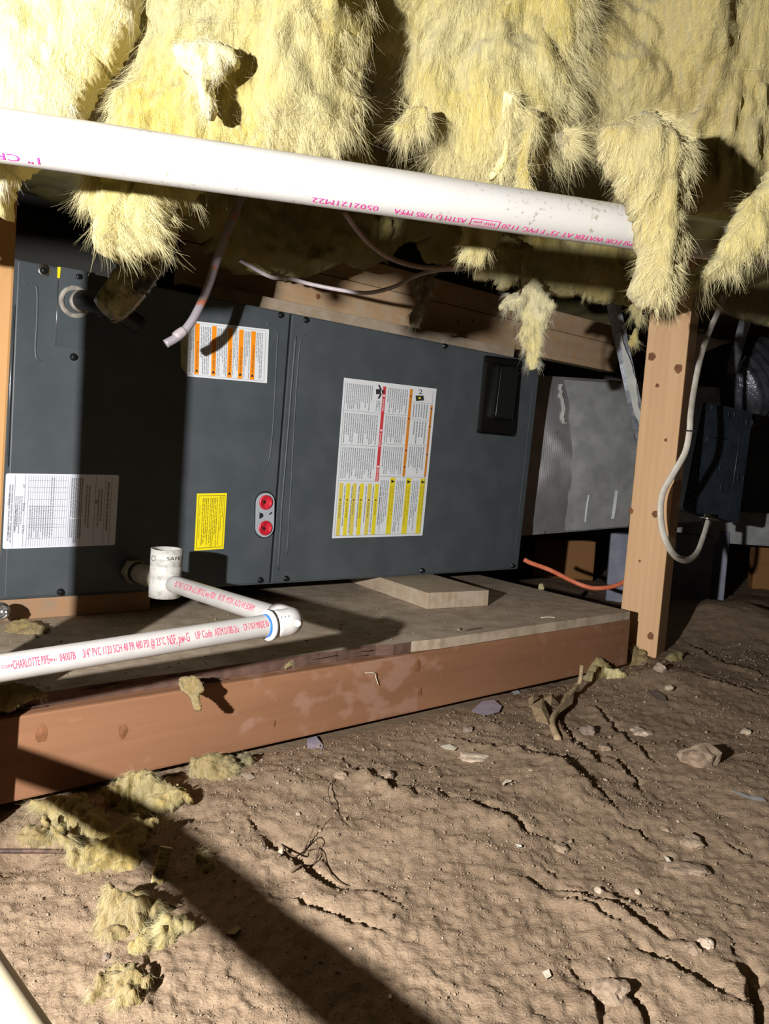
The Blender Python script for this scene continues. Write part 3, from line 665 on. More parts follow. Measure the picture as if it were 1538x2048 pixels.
# ---- labels (flat print)
LO, PO = 0.0006, 0.0009
def label_part(name, q, mat, txt, rnd=0.0):
    o = u_plate(name, q, LO, M[mat], ah, 0.0, rnd); o['label'] = txt; return o
# data plate
dq = [(11.7, 946.5), (238, 950), (229.5, 1090), (4.8, 1098)]
dp = label_part('data_plate', dq, 'paper2', 'white data plate with a printed table', .004)
P = Print()
for s in (0.085, 0.175, 0.205, 0.57, 0.585, 0.80, 0.885, 0.94): u_line(P, dq, s, 0.02, s, 0.98, .004, 'greyink', PO)
for kk in range(17): u_line(P, dq, 0.225 + kk * 0.0205, 0.02, 0.225 + kk * 0.0205, 0.98, .0028, 'greyink', PO)
for t in (0.09, 0.185, 0.25, 0.345, 0.44, 0.50, 0.60, 0.69, 0.725, 0.87): u_line(P, dq, 0.21, t, 0.555, t, .005, 'greyink', PO)
u_lines(P, u_sub(dq, .03, .15, .075, .92), 2, 'greyink', PO, seed=3, word=(.1, .2)); u_lines(P, u_sub(dq, .09, .30, .16, .80), 4, 'greyink', PO, seed=4)
u_lines(P, u_sub(dq, .22, .43, .40, .86), 9, 'greyink', PO, seed=5, word=(.03, .08)); u_lines(P, u_sub(dq, .40, .05, .44, .86), 2, 'greyink', PO, seed=6, word=(.02, .05))
u_lines(P, u_sub(dq, .58, .05, .69, .60), 6, 'greyink', PO, seed=7, fill=.65); u_lines(P, u_sub(dq, .58, .62, .69, .96), 6, 'greyink', PO, seed=8, fill=.65)
u_lines(P, u_sub(dq, .71, .15, .76, .75), 2, 'greyink', PO, seed=9, word=(.08, .14)); u_lines(P, u_sub(dq, .82, .20, .87, .75), 2, 'greyink', PO, seed=10, word=(.08, .14)); u_lines(P, u_sub(dq, .895, .1, .93, .9), 1, 'greyink', PO, seed=11)
lathe('seal', M['greyink'], [(0, .0032), (.0001, .0032), (.0001, .0018)], up3(uf(193, 1004), PO), -UY, dp, 16)
for s_, A, B in (('MODEL NO.', (17, 1081), (19.5, 1052)), ('SERIAL NO.', (19, 1010), (21.5, 985)), ('MINIMUM CIRCUIT AMPACITY', (31, 1062), (35, 1010)), ('VOLTS', (47, 1068), (48.5, 1050)), ('PHASE', (48.5, 1022), (49.5, 1006)), ('HZ', (50, 975), (50.4, 968))):
    u_text(P, s_, A, B, 4, 'ink', PO + .0001)
P.build('print', dp)
# orange warning label
oq = [(376, 640.5), (537.8, 659), (533.6, 766.3), (374, 752.5)]
ol = label_part('warning_label', oq, 'paper', 'white label with orange warning bars')
u_plate('clear_tape_tab', [(361, 668), (377, 640), (375.5, 752), (362, 733)], .0004, M['tanpvc'], ol, 0)
P = Print()
for s, A, B, wrd, fr in ((0.115, 0.04, .95, 'ADVERTENCIA', .66), (.325, .05, .95, 'AVERTISSEMENT', .72), (.525, .055, .955, 'WARNING', .52), (.66, .06, .96, 'ADVERTENCIA', .62), (.81, .065, .96, 'AVERTISSEMENT', .72)):
    u_quad(P, u_sub(oq, s - .028, A, s + .028, B), 'orange', PO)
    p0 = lerp2(oq, s + .012, .83); p1 = lerp2(oq, s + .018, .80 - fr * .68)
    u_text(P, wrd, p0, p1, 4.2, 'ink', PO + .0002); u_tri(P, lerp2(oq, s, .885), 4.2, 'ink', PO + .0002)
for s0, s1, n, sd in ((.155, .29, 6, 1), (.36, .49, 6, 2), (.56, .625, 4, 3), (.695, .775, 4, 4), (.845, .93, 4, 5), (.02, .08, 3, 6)):
    u_lines(P, u_sub(oq, s0, .08, s1, .94), n, 'greyink', PO, seed=20 + sd, fill=.45, short=.5)
u_line(P, oq, .96, .05, .96, .96, .004, 'greyink', PO); u_line(P, oq, .02, .035, .96, .035, .006, 'greyink', PO); u_line(P, oq, .02, .965, .96, .965, .006, 'greyink', PO)
P.build('print', ol)
# yellow label
yq = [(394, 987), (453.5, 986), (447, 1097.5), (388.5, 1101.5)]
yl = label_part('installer_label', yq, 'yellow_paper', 'small bright yellow label with dense print')
P = Print()
for A in ((.06, .04, .94, .04), (.06, .96, .94, .96)): u_line(P, yq, *A, .012, 'brownink', PO)
for A in ((.06, .04, .06, .96), (.94, .04, .94, .96)): u_line(P, yq, *A, .018, 'brownink', PO)
u_text(P, 'Attention Installer - Important', lerp2(yq, .135, .80), lerp2(yq, .135, .20), 4, 'brownink', PO)
u_lines(P, u_sub(yq, .18, .08, .42, .95), 4, 'brownink', PO, seed=31, fill=.42); u_lines(P, u_sub(yq, .44, .08, .72, .95), 5, 'brownink', PO, seed=32, fill=.42); u_lines(P, u_sub(yq, .75, .06, .91, .92), 3, 'brownink', PO, seed=33, fill=.35, short=.6)
P.build('print', yl)
# big caution label
bq = [(688, 755.5), (873, 777.5), (844.5, 1071), (664, 1076.5)]
bl = label_part('caution_label', bq, 'paper', 'large white label with red, orange and yellow caution bars')
P = Print()
u_quad(P, u_sub(bq, .425, .025, .458, .64), 'redink', PO)
u_quad(P, u_sub(bq, .715, .022, .745, .60), 'orange2', PO); u_quad(P, u_sub(bq, .952, .115, .975, .60), 'orange2', PO)
for t in (.085, .31, .545):
    p = lerp2(bq, .442, t); u_tri(P, p, 3.2, 'whiteink', PO + .0002, (0, 1))
for wrd, t0, t1 in (('DANGER', .11, .19), ('DANGER', .335, .425), ('PELIGRO', .57, .655)):
    u_text(P, wrd, lerp2(bq, .432, t0 * .98), lerp2(bq, .432, t1 * .98), 4.2, 'whiteink', PO + .0002)
for s in (.73, .963):
    for t in ((.07, .22, .43, .54) if s < .9 else (.14, .26, .45)):
        u_tri(P, lerp2(bq, s, t), 2.6, 'ink', PO + .0002, (0, 1)); u_text(P, 'WARNING', lerp2(bq, s - .006, t + .02), lerp2(bq, s - .006, t + .075), 3, 'brownink', PO + .0002)
for kk, wrd in enumerate(('ATENCIÓN', 'ATTENTION', 'CAUTION', 'ATENCIÓN', 'ATTENTION', 'CAUTION')):
    s = (.062, .138, .208, .288, .375, .452)[kk] - .005; u_quad(P, u_sub(bq, s - .021, .655, s + .021, .985), ('yellowink2', 'yellowink')[kk % 2], PO)
    u_tri(P, lerp2(bq, s, .76), 2.6, 'ink', PO + .0002); u_text(P, wrd, lerp2(bq, s - .010, .775), lerp2(bq, s - .010, .855 if len(wrd) < 8 else .872), 4.2, 'ink', PO + .0002)
for s, a_, b_ in ((.615, 'ATENCIÓN INSTALADOR', 'ANTES DE ENCENDER LA UNIDAD'), (.79, 'ATTENTION INSTALLATEUR', "AVANT DE DÉMARRER L'APPAREIL"), (.945, 'ATTENTION INSTALLER', 'BEFORE OPERATING UNIT')):
    u_quad(P, u_sub(bq, s - .028, .612, s + .028, .985), 'yellowink', PO)
    u_tri(P, lerp2(bq, s, .637), 4.6, 'ink', PO + .0002, (1, 0)); u_text(P, a_, lerp2(bq, s + .004, .665), lerp2(bq, s + .004, .86), 4, 'brownink', PO + .0002)
    u_text(P, b_, lerp2(bq, s - .022, .665), lerp2(bq, s - .022, .93), 4, 'brownink', PO + .0002)
for (s0, t0, s1, t1, n, sd) in ((.03, .03, .32, .19, 14, 1), (.36, .12, .41, .19, 3, 2), (.03, .215, .40, .405, 16, 3), (.03, .43, .40, .625, 16, 4), (.475, .03, .70, .19, 10, 5), (.475, .21, .70, .385, 10, 6),
                              (.475, .41, .70, .59, 10, 7), (.76, .115, .93, .21, 6, 8), (.78, .23, .93, .38, 5, 9), (.76, .40, .93, .58, 7, 10), (.48, .63, .575, .97, 5, 11), (.655, .63, .75, .97, 5, 12), (.83, .63, .905, .97, 4, 13)):
    u_lines(P, u_sub(bq, s0, t0, s1, t1), n, 'greyink', PO, seed=50 + sd, fill=.42, word=(.05, .22), short=.4)
for kk in range(6): u_lines(P, u_sub(bq, .088 + .078 * kk, .67, .11 + .078 * kk, .97), 1, 'greyink', PO, seed=80 + kk, word=(.08, .2))
for A in ((.02, .20, .42, .20), (.02, .415, .42, .415), (.02, .64, .46, .64), (.46, .20, .71, .20), (.46, .395, .71, .395), (.46, .605, .97, .605), (.75, .105, .97, .105), (.75, .22, .97, .22), (.75, .39, .97, .39), (.02, .985, .97, .985)): u_line(P, bq, *A, .0025, 'greyink', PO)
for A in ((.02, .02, .02, .985), (.965, .02, .965, .985)): u_line(P, bq, *A, .004, 'greyink', PO)
# pictograms: worker under a falling load, manual
for c, sz in (((.395, .062), 1.0),):
    p = lerp2(bq, *c)
    u_quad(P, [p + (-8, -5), p + (2, -5), p + (2, 5), p + (-8, 5)], 'ink', PO); u_quad(P, [p + (-4, -14), p + (-1, -14), p + (4, -4), p + (0, -4)], 'ink', PO); u_quad(P, [p + (0, 4), p + (4, 4), p + (-1, 14), p + (-5, 14)], 'ink', PO)
    u_quad(P, [p + (3, -4), p + (10, -2), p + (10, 5), p + (4, 4)], 'ink', PO)
p = lerp2(bq, .825, .075); u_quad(P, [p + (-8, -5), p + (8, -5), p + (9, 5), p + (-7, 6)], 'ink', PO); u_text(P, '2', p + (-2, -8), p + (6, -8), 7, 'ink', PO); u_quad(P, [p + (-2, -2), p + (2, -2), p + (2, 2), p + (-2, 2)], 'yellowink', PO + .0002)
P.build('print', bl)

# ================================================================== PIPES
def cyl_frame(A, B):
    ax = nrm(B - A); t = nrm(np.cross(np.cross(ax, CAM - A), ax)); u = np.cross(ax, t)   # t points roughly at the lens
    return ax, t, u
def pipe_text(P, s, A, ax, t0, u0, R, a0, length, th0, h, ink, flip=False):
    """bends a word round a pipe: a0 start distance along ax, th0 angle of the baseline from t0 towards u0"""
    V, Fs, W_ = GL[s]
    bm = bmesh.new(); vs = [bm.verts.new((x, y, 0)) for x, y in V]
    for f in Fs:
        try: bm.faces.new([vs[i] for i in f])
        except ValueError: pass
    for yy in np.linspace(0.05, 0.7, 5):
        bmesh.ops.bisect_plane(bm, geom=bm.verts[:] + bm.edges[:] + bm.faces[:], plane_co=(0, yy, 0), plane_no=(0, 1, 0))
    bm.verts.index_update(); out = []
    for v in bm.verts:
        x, y = v.co.x / W_ * length, v.co.y / 0.72 * h
        if flip: x, y = length - x, h - y
        th = th0 + y / R; out.append(A + ax * (a0 + x) + (t0 * math.cos(th) + u0 * math.sin(th)) * (R + 0.00025))
    P.add(out, [tuple(q.index for q in f.verts) for f in bm.faces], ink); bm.free()

# long water pipe across the top
A0 = at(0, 271, 0.51); B0 = at(1260, 455, 0.65); dA = nrm(B0 - A0)
tpipe = thing('water_pipe', 'long white PVC pipe with magenta print crossing under the insulation', 'pipe', (A0 + B0) / 2)
RT_ = 0.0167
lathe('pipe_body', M['pvc_dirty'], [(-0.45, RT_ - .003), (-0.45, RT_)] + [(s, RT_) for s in np.linspace(-.4, 1.15, 20)] + [(1.2, RT_), (1.2, RT_ - .003)], A0, dA, tpipe, 48)
ax, t0, u0 = cyl_frame(A0, B0)
if u0[2] < 0: u0 = -u0
def along(A, ax, px, py, Rr=0.0):
    """distance along the axis seen at pixel"""
    d = ray(px, py); n = np.cross(ax, np.cross(d, ax)); c = np.cross(ax, d); m = np.array([ax, -d, c]).T; return np.linalg.solve(m, CAM - A)[0]
P = Print()
def top_text(s, x0, x1, y, h, th):
    a0_, a1_ = along(A0, ax, x0, y), along(A0, ax, x1, y + (x1 - x0) * .14); pipe_text(P, s, A0, ax, t0, u0, RT_, a0_, a1_ - a0_, math.radians(th), h, 'pink', True)
top_text('1" CRE', -25, 84, 318, .0060, -56); P.build('pipe_print', tpipe); P = Print(); top_text('0502121M22', 618, 748, 402, .0052, -56); top_text('ASTM D 1785 PPFA', 778, 920, 430, .0052, -56)
top_text('NSF-pw', 934, 976, 449, .0030, -51); top_text('SCH 40 450 PSI FOR WATER AT 73° F PVC 1120', 990, 1330, 462, .0052, -56)
for th in (-58, -35):
    a0_, a1_ = along(A0, ax, 928, 445), along(A0, ax, 985, 452); q = []
    for aa in (a0_, a1_):
        for dt in (0, 2.2): th_ = math.radians(th + dt); q.append(A0 + ax * aa + (t0 * math.cos(th_) + u0 * math.sin(th_)) * (RT_ + .0003))
    P.add(q, [(0, 2, 3, 1)], 'pink')
for aa in (928, 985):
    a0_ = along(A0, ax, aa, 448); q = []
    for da in (0, .0006):
        for th in np.linspace(-58, -33, 6): th_ = math.radians(th); q.append(A0 + ax * (a0_ + da) + (t0 * math.cos(th_) + u0 * math.sin(th_)) * (RT_ + .0003))
    P.add(q, [(i, i + 1, 7 + i, 6 + i) for i in range(5)], 'pink')
P.build('pipe_print', tpipe)

# condensate drain
RD = 0.01335
E_ = at(584, 1243, 0.93); L_ = at(-40, 1343, 0.703)
NU = up3(uf(262, 1141), 0.0)
drain = thing('condensate_drain', 'white PVC drain pipe with red print, elbow and tee on the grey unit', 'pipe', (E_[0], E_[1], 0.12))
dF = nrm(L_ - E_); dB = nrm(NU - E_)
lathe('front_pipe', M['pvc'], [(0.012, RD)] + [(s, RD) for s in np.linspace(.03, np.linalg.norm(L_ - E_) + .25, 16)], E_, dF, drain, 40)
lb = np.linalg.norm(NU - E_)
TE = E_ + dB * (lb * 0.735)
lathe('back_pipe', M['pvc'], [(0.012, RD)] + [(s, RD) for s in np.linspace(.03, lb * 0.70, 10)], E_, dB, drain, 40)
# elbow: sockets plus a round bend
REL = 0.0172
elb = thing_parent = None
pts = [E_ + dF * .036, E_ + dF * .022]
for t in np.linspace(0, 1, 9): pts.append((E_ + dF * .014) * (1 - t) ** 2 + 2 * t * (1 - t) * (E_ - (dF + dB) * .002) + (E_ + dB * .014) * t * t)
pts += [E_ + dB * .022, E_ + dB * .036]
el = tube('elbow', M['pvc_fit'], np.array(pts), [REL] * 2 + [REL * 0.985] * 9 + [REL] * 2, drain, 32)
lathe('elbow_collar', M['pvc_fit'], [(.030, REL * .9), (.030, REL * 1.07), (.0365, REL * 1.07), (.0365, REL * .85)], E_, dF, el, 36)
lathe('primer_ring', M['blue'], [(.0365, RD), (.0365, RD + .0008), (.0395, RD + .0006), (.0395, RD)], E_, dF, el, 36)
nf_ = nrm(np.cross(dB, dF)); 
lathe('mould_mark', M['pvc_fit'], [(0, .0042), (.0016, .0040), (.0017, 0)], E_ + nrm(CAM - E_) * (REL - .001) + np.array([.007, 0, -.002]), nrm(CAM - E_), el, 20)
for q in range(5):
    P0 = E_ + dF * (.026 - q * .005) + nrm(CAM - E_) * (REL - .0006); tube('grip_rib', M['pvc_fit'], [P0 + np.array([0, 0, .009]) * .9, P0 - np.array([0, 0, .009]) * .9], .0007, el, 6)
# tee body, adapter, hex nut
CT = E_ + dB * (lb * 0.78)
lathe('adapter', M['tanpvc'], [(lb * 0.70, .0172)] + [(lb * s, .0172) for s in (.74, .80, .86, .915)] + [(lb * .92, .0150)], E_, dB, drain, 36)
lathe('black_ring', M['rubber'], [(lb * .918, .0180), (lb * .922, .0186), (lb * .938, .0186), (lb * .942, .0180)], E_, dB, drain, 36)
lathe('hex_nut', M['tanpvc'], [(lb * .94, .0195), (lb * .945, .0215), (lb * .985, .0215), (lb * .99, .0195)], E_, dB, drain, 6, smooth=False)
cpc = at(331.5, 1145, 1.215); upc = np.array([0.02, -0.02, 1.0]); HC = 0.0385; RC = 0.0248
cpl = lathe('cleanout_tee', M['coupling'], [(-HC, RC * .7), (-HC, RC), (-HC * .25, RC), (-HC * .24, RC * .985), (-HC * .20, RC * .985), (-HC * .19, RC), (HC * .28, RC), (HC * .29, RC * .985), (HC * .33, RC * .985), (HC * .34, RC), (HC, RC), (HC, RC * .84), (-HC * .6, RC * .82), (-HC * .6, 0)], cpc, upc, drain, 40)
cpl['label'] = 'scuffed white open-topped cleanout cylinder'
P = Print(); cax = nrm(upc); ct = nrm(np.cross(np.cross(cax, CAM - cpc), cax)); cu_ = np.cross(cax, ct); cr = np.cross(cax, ct)
def cup_text(s, a0, a1, z0, h, ink):
    V, Fs, W_ = GL[s]; outv = []
    for x, y in V:
        th = math.radians(a0 + (a1 - a0) * x / W_); outv.append(cpc + cax * (z0 + y / .72 * h) + (ct * math.cos(th) + cr * math.sin(th)) * (RC + .0006))
    P.add(outv, Fs, ink)
cup_text('SAFE-T', 0, 80, HC * .62, .0055, 'ink'); cup_text('LASCO', -38, -4, HC * .55, .0035, 'greyink'); cup_text('3/4"', -30, -8, HC * .38 - .002, .003, 'greyink')
for r_ in (0,):
    q = []
    for i in range(20):
        for rr in (.0038, .0046):
            an = 2 * math.pi * i / 20; th = math.radians(-52) + rr * math.cos(an) / RC; q.append(cpc + cax * (HC * .64 + rr * math.sin(an)) + (ct * math.cos(th) + cr * math.sin(th)) * (RC + .0005))
    P.add(q, [(2 * i, 2 * i + 1, (2 * i + 3) % 40, (2 * i + 2) % 40) for i in range(20)], 'ink')
P.build('pipe_print', drain)
# red print on both drain pipes
P = Print(); axf = -dF; _, t1, u1 = cyl_frame(E_, E_ + axf)
if u1[2] < 0: u1 = -u1
def f_text(s, x0, x1, h, th):
    yy = lambda x: 1337 - (x / 560) * 92
    a0_, a1_ = along(E_, axf, x0, yy(x0)), along(E_, axf, x1, yy(x1)); pipe_text(P, s, E_, axf, t1, u1, RD, a0_, a1_ - a0_, math.radians(th), h, 'crimson')
f_text('PIPE CORP', -22, 18, .0034, -4); f_text('CHARLOTTE PIPE', 18, 90, .0085, -12); f_text('PIPE & F', 90, 105, .003, -6); f_text('04007B', 111, 142, .0080, -12)
f_text('3/4" PVC 1120 SCH 40 PR 480 PSI @ 23°C', 157, 320, .0085, -12); f_text('NSF, pw-G', 325, 368, .0105, -16); f_text('UP Code', 380, 413, .0085, -10); f_text('ASTM D1785-21a', 419, 466, .0085, -10); f_text('CP-110-P MADE IN U.S.A', 476, 541, .0085, -8)
P.build('pipe_print', drain); P = Print()
axb = dB; _, t2, u2 = cyl_frame(E_, E_ + axb)
if u2[2] < 0: u2 = -u2
def b_text(s, x0, x1, h, th):
    yy = lambda x: 1165 + (x - 370) * .36
    a0_, a1_ = along(E_, axb, x0, yy(x0)), along(E_, axb, x1, yy(x1)); pipe_text(P, s, E_, axb, t2, u2, RD, min(a0_, a1_), abs(a1_ - a0_), math.radians(th), h, 'crimson', False)
b_text('NSF-pw D1785 21a 40 SCH 3/4" 2E', 448, 368, .0095, -14); b_text('UPC 110-P', 466, 454, .0095, -10); b_text('MADE IN U.S.A. ASTM', 525, 470, .0085, -10)
P.build('pipe_print', drain)

# near pipe at the lower left corner
RNP = 0.0133
e1, e2 = ray(0, 1890), ray(105, 2048); dN = nrm([0.7028, -0.7114, 0.0]); QN = np.array([-0.1255, 0.2804, 0.2109])
nn = nrm(np.cross(e1, e2)); 
if nn @ np.array([-1, 0, -0.5]) < 0: nn = -nn
CN = np.array([-0.1310, 0.2989, 0.1634])
npipe = thing('drain_pipe', 'yellowed white pipe close to the lens in the bottom left corner', 'pipe', CN)
lathe('pipe_body', M['pvc_yellowed'], [(-0.47, RNP - .004), (-0.47, RNP), (-0.3, RNP), (0.0, RNP), (0.2, RNP), (0.35, RNP), (.35, RNP - .004)], CN, dN, npipe, 40)

# ================================================================== GLASS-WOOL BATTS
NFK = 1.5   # fibres per batt, scaled
def strands(root, direc, length, rad, bend, K=5, seed=0):
    """thin tapered three-sided fibres; all arrays (n,3) or (n,)"""
    r_ = np.random.default_rng(seed); n = len(root); t = np.linspace(0, 1, K)
    d = direc / np.linalg.norm(direc, axis=1)[:, None]
    rd = r_.normal(size=(n, 3)); side = np.cross(d, rd); side /= np.linalg.norm(side, axis=1)[:, None] + 1e-9
    cur = (r_.normal(size=n) * bend)[:, None]
    p = root[:, None, :] + d[:, None, :] * (length[:, None] * t)[:, :, None] + side[:, None, :] * (cur * length[:, None] * t[None, :] ** 2)[:, :, None]
    p[:, :, 2] -= (0.25 * length)[:, None] * t[None, :] ** 2
    o2 = np.cross(d, side); rr = rad[:, None] * (1 - 0.75 * t)[None, :]
    V = np.zeros((n, K, 3, 3))
    for k in range(3):
        a = 2 * math.pi * k / 3; V[:, :, k] = p + (side * math.cos(a) + o2 * math.sin(a))[:, None, :] * rr[:, :, None]
    b = (np.arange(n) * K * 3)[:, None, None]; i = (np.arange(K - 1) * 3)[None, :, None]; k0 = np.arange(3)[None, None, :]; k1 = (k0 + 1) % 3
    q = np.stack([b + i + k0, b + i + k1, b + i + 3 + k1, b + i + 3 + k0], -1).reshape(-1, 4)
    return V.reshape(-1, 3), q
def poly_sd(P, u, v):
    """signed distance, positive inside"""
    best = np.full(u.shape, 9.0); ins = np.zeros(u.shape, bool)
    for a, b in zip(P, np.roll(P, -1, 0)):
        d = b - a; t = np.clip(((u - a[0]) * d[0] + (v - a[1]) * d[1]) / (d @ d + 1e-12), 0, 1)
        best = np.minimum(best, np.hypot(u - a[0] - t * d[0], v - a[1] - t * d[1]))
        c = (a[1] > v) != (b[1] > v); xx = a[0] + (v - a[1]) / (b[1] - a[1] + 1e-15) * d[0]; ins ^= c & (u < xx)
    return np.where(ins, best, -best)
def batt(name, label, cat, outline, Y, T, step=0.003, rag=0.006, lump=0.018, nf=3000, mat='wool', fmat='fibre', tilt=(0, 0), flen=0.02, seed=1, group=None, fold=0.010, frad=0.00022, fine=0.006, back=0.8, parent=None, lf=9.0, kind=None, wob=1.0, body='wool_body'):
    o = np.array(outline, float); c = o.mean(0); P0 = at(c[0], c[1], Y)
    n = nrm([tilt[0], -1.0, tilt[1]]); eu = nrm(np.cross([0, 0, 1.0], n)) ; ev = np.cross(n, eu)
    if eu[0] < 0: eu = -eu; ev = -ev
    if ev[2] < 0: ev = -ev
    uv = np.array([[(atpl(x, y, P0, n) - P0) @ eu, (atpl(x, y, P0, n) - P0) @ ev] for x, y in outline])
    m = 0.01 + rag; us = np.arange(uv[:, 0].min() - m, uv[:, 0].max() + m, step); vs = np.arange(uv[:, 1].min() - m, uv[:, 1].max() + m, step)
    u, v = np.meshgrid(us, vs); d = poly_sd(uv, u, v)
    sc = wob
    d = d + rag * (0.9 * fbm(u * 40 * sc, v * 40 * sc, o=3, s=seed) + 0.22 * noise3(u * 130 * sc, v * 90 * sc, 0, seed + 8))
    mask = d > 0; wdt = max(T * 1.1, 0.004); k = np.clip(d / wdt, 0, 1); tf = T * np.sqrt(np.maximum(1 - (1 - k) ** 2, 0))
    wu = u + 0.05 / sc * noise3(u * 7 * sc, v * 7 * sc, 0, seed + 3); wv_ = v + 0.05 / sc * noise3(u * 7 * sc, v * 7 * sc, 0, seed + 4)
    e = np.clip(d / (T * 0.5 + .002), 0, 1)
    big = fbm(wu * lf * sc, wv_ * lf * 0.8 * sc, o=3, s=seed + 11); fol = np.abs(fbm(wu * 15 * sc, wv_ * 11 * sc, o=4, s=seed + 17, gain=.55)) * 3.2 - .6
    tuft = fbm(wu * 60 * sc, wv_ * 30 * sc, o=3, s=seed + 23); fib = fbm(wu * 230 * sc, wv_ * 45 * sc, o=2, s=seed + 29)
    h = tf + e * (lump * big + fold * fol + fine * tuft + fine * 0.45 * fib)
    gv, gu = np.gradient(d, step); gl = np.hypot(gu, gv) + 1e-9; gu, gv = gu / gl, gv / gl
    sn = np.where(d < step * 1.3, d, 0); u2, v2 = u - gu * sn, v - gv * sn
    front = P0 + u2[..., None] * eu + v2[..., None] * ev + h[..., None] * n
    bk = P0 + u2[..., None] * eu + v2[..., None] * ev - (back * tf + 0.001 - e * lump * 0.4 * fbm(u * 12, v * 12, o=2, s=seed + 31))[..., None] * n
    cell = mask[:-1, :-1] & mask[1:, :-1] & mask[:-1, 1:] & mask[1:, 1:]
    ids = np.arange(u.size).reshape(u.shape); N0 = u.size
    q = np.stack([ids[:-1, :-1], ids[:-1, 1:], ids[1:, 1:], ids[1:, :-1]], -1); fq = q[cell]; bq_ = fq[:, ::-1] + N0
    pad = np.pad(cell, 1); side = []
    for (dy, dx, ia, ib) in ((-1, 0, 0, 1), (1, 0, 2, 3), (0, -1, 3, 0), (0, 1, 1, 2)):
        nb = pad[1 + dy:1 + dy + cell.shape[0], 1 + dx:1 + dx + cell.shape[1]]; bd = q[cell & ~nb]
        side.append(np.stack([bd[:, ib], bd[:, ia], bd[:, ia] + N0, bd[:, ib] + N0], -1))
    faces = np.concatenate([fq, bq_] + side); V = np.concatenate([front.reshape(-1, 3), bk.reshape(-1, 3)])
    used = np.unique(faces); rm = np.full(len(V), -1); rm[used] = np.arange(len(used))
    if parent is None:
        root = thing(name, label, cat, P0, group)
    else: root = parent
    mesh_obj(body, V[used], rm[faces], M[mat], root, smooth=True)
    nf = int(nf * NFK)
    if nf:
        r_ = np.random.default_rng(seed + 100); cand = np.argwhere(mask & (d > step))
        dd = d[mask & (d > step)]; wgt = 0.5 + 0.9 * np.exp(-dd / 0.006); wgt /= wgt.sum()
        s = cand[r_.choice(len(cand), nf, p=wgt)]; i, j = s[:, 0], s[:, 1]
        rt = front[i, j] + (eu * r_.normal(0, step * .5, nf)[:, None] + ev * r_.normal(0, step * .5, nf)[:, None])
        ang = noise3(u[i, j] * 10 * sc, v[i, j] * 10 * sc, 0, seed + 41) * 1.6; near = np.exp(-d[i, j] / 0.010)[:, None]
        flow = -ev * np.cos(ang)[:, None] + eu * np.sin(ang)[:, None]
        outw = -(eu * gu[i, j][:, None] + ev * gv[i, j][:, None])
        di = flow * (1 - 0.4 * near) + outw * near * 0.7 + n * 0.10 + r_.normal(0, 0.30, (nf, 3))
        ln = flen * 0.30 * np.minimum(r_.lognormal(-0.25, 0.65, nf), 3.0); ra = frad * 0.36 * r_.uniform(0.5, 1.2, nf)
        SV, SF = strands(rt - n * 0.001, di, ln, ra, 0.5, 4, seed + 5)
        nl = max(6, nf // 55); kk = 20; pick = r_.choice(len(cand), nl, p=np.exp(-dd / 0.007) / np.exp(-dd / 0.007).sum()); i, j = cand[pick, 0], cand[pick, 1]
        ang = noise3(u[i, j] * 10 * sc, v[i, j] * 10 * sc, 0, seed + 41) * 1.3; ou = -(eu * gu[i, j][:, None] + ev * gv[i, j][:, None])
        dl = (-ev * np.cos(ang)[:, None] + eu * np.sin(ang)[:, None]) * .8 + ou * .55 + n * .12 + r_.normal(0, .2, (nl, 3))
        rl = np.repeat(front[i, j], kk, 0) + r_.normal(0, .0016, (nl * kk, 3)); ll = np.repeat(flen * r_.uniform(.45, 1.25, nl), kk) * r_.uniform(.5, 1.05, nl * kk)
        S2, F2 = strands(rl - n * .001, np.repeat(dl, kk, 0) + r_.normal(0, .16, (nl * kk, 3)), ll, frad * .36 * r_.uniform(.5, 1.2, nl * kk), .35, 5, seed + 6)
        SF = np.concatenate([SF, F2 + len(SV)]); SV = np.concatenate([SV, S2])
        tag(mesh_obj('loose_fibres', SV, SF, M[fmat], root), kind='stuff')
    return root

G = 'hanging glass wool'
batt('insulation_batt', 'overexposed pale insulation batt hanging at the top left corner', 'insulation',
     [(-170, -90), (292, -90), (283, 5), (262, 62), (240, 112), (212, 150), (186, 178), (168, 210), (150, 245), (110, 290), (66, 328), (52, 345), (30, 358), (17, 378), (12, 405), (9, 436), (-2, 425), (-20, 385), (-105, 380), (-120, 470), (-235, 480), (-240, 200)], 0.625, 0.045, nf=3500, mat='wool_pale', fmat='fibre_pale', seed=1, lump=0.014, rag=.004, fold=.007)  # out-of-view lower left lobe is shaped to shade the girder's left part
batt('insulation_layer', 'thin tan layer of insulation behind the overexposed left batt', 'insulation',
     [(120, -90), (300, -90), (296, 10), (284, 60), (266, 105), (250, 140), (225, 175), (196, 205), (172, 235), (158, 255), (120, 270), (80, 150)], 0.70, 0.018, nf=1500, mat='wool_pale', fmat='fibre_pale', seed=2, lump=0.006, rag=.008)
batt('insulation_batt', 'big yellow insulation batt hanging left of centre, its lower end showing below the pipe', 'insulation',
     [(262, -90), (752, -90), (746, 20), (744, 66), (738, 100), (724, 132), (730, 160), (712, 192), (722, 222), (702, 250), (700, 286), (688, 314), (640, 322), (560, 332), (470, 350), (400, 372), (371, 395), (366, 425), (354, 455), (352, 488), (344, 508), (312, 508), (288, 520), (250, 514), (225, 522), (203, 508), (196, 485), (198, 460), (186, 425), (181, 385), (186, 350), (205, 300), (232, 245), (240, 205), (268, 170), (280, 120), (298, 85), (278, 30)], 0.655, 0.045, nf=9000, seed=3, lump=0.016, flen=.022)
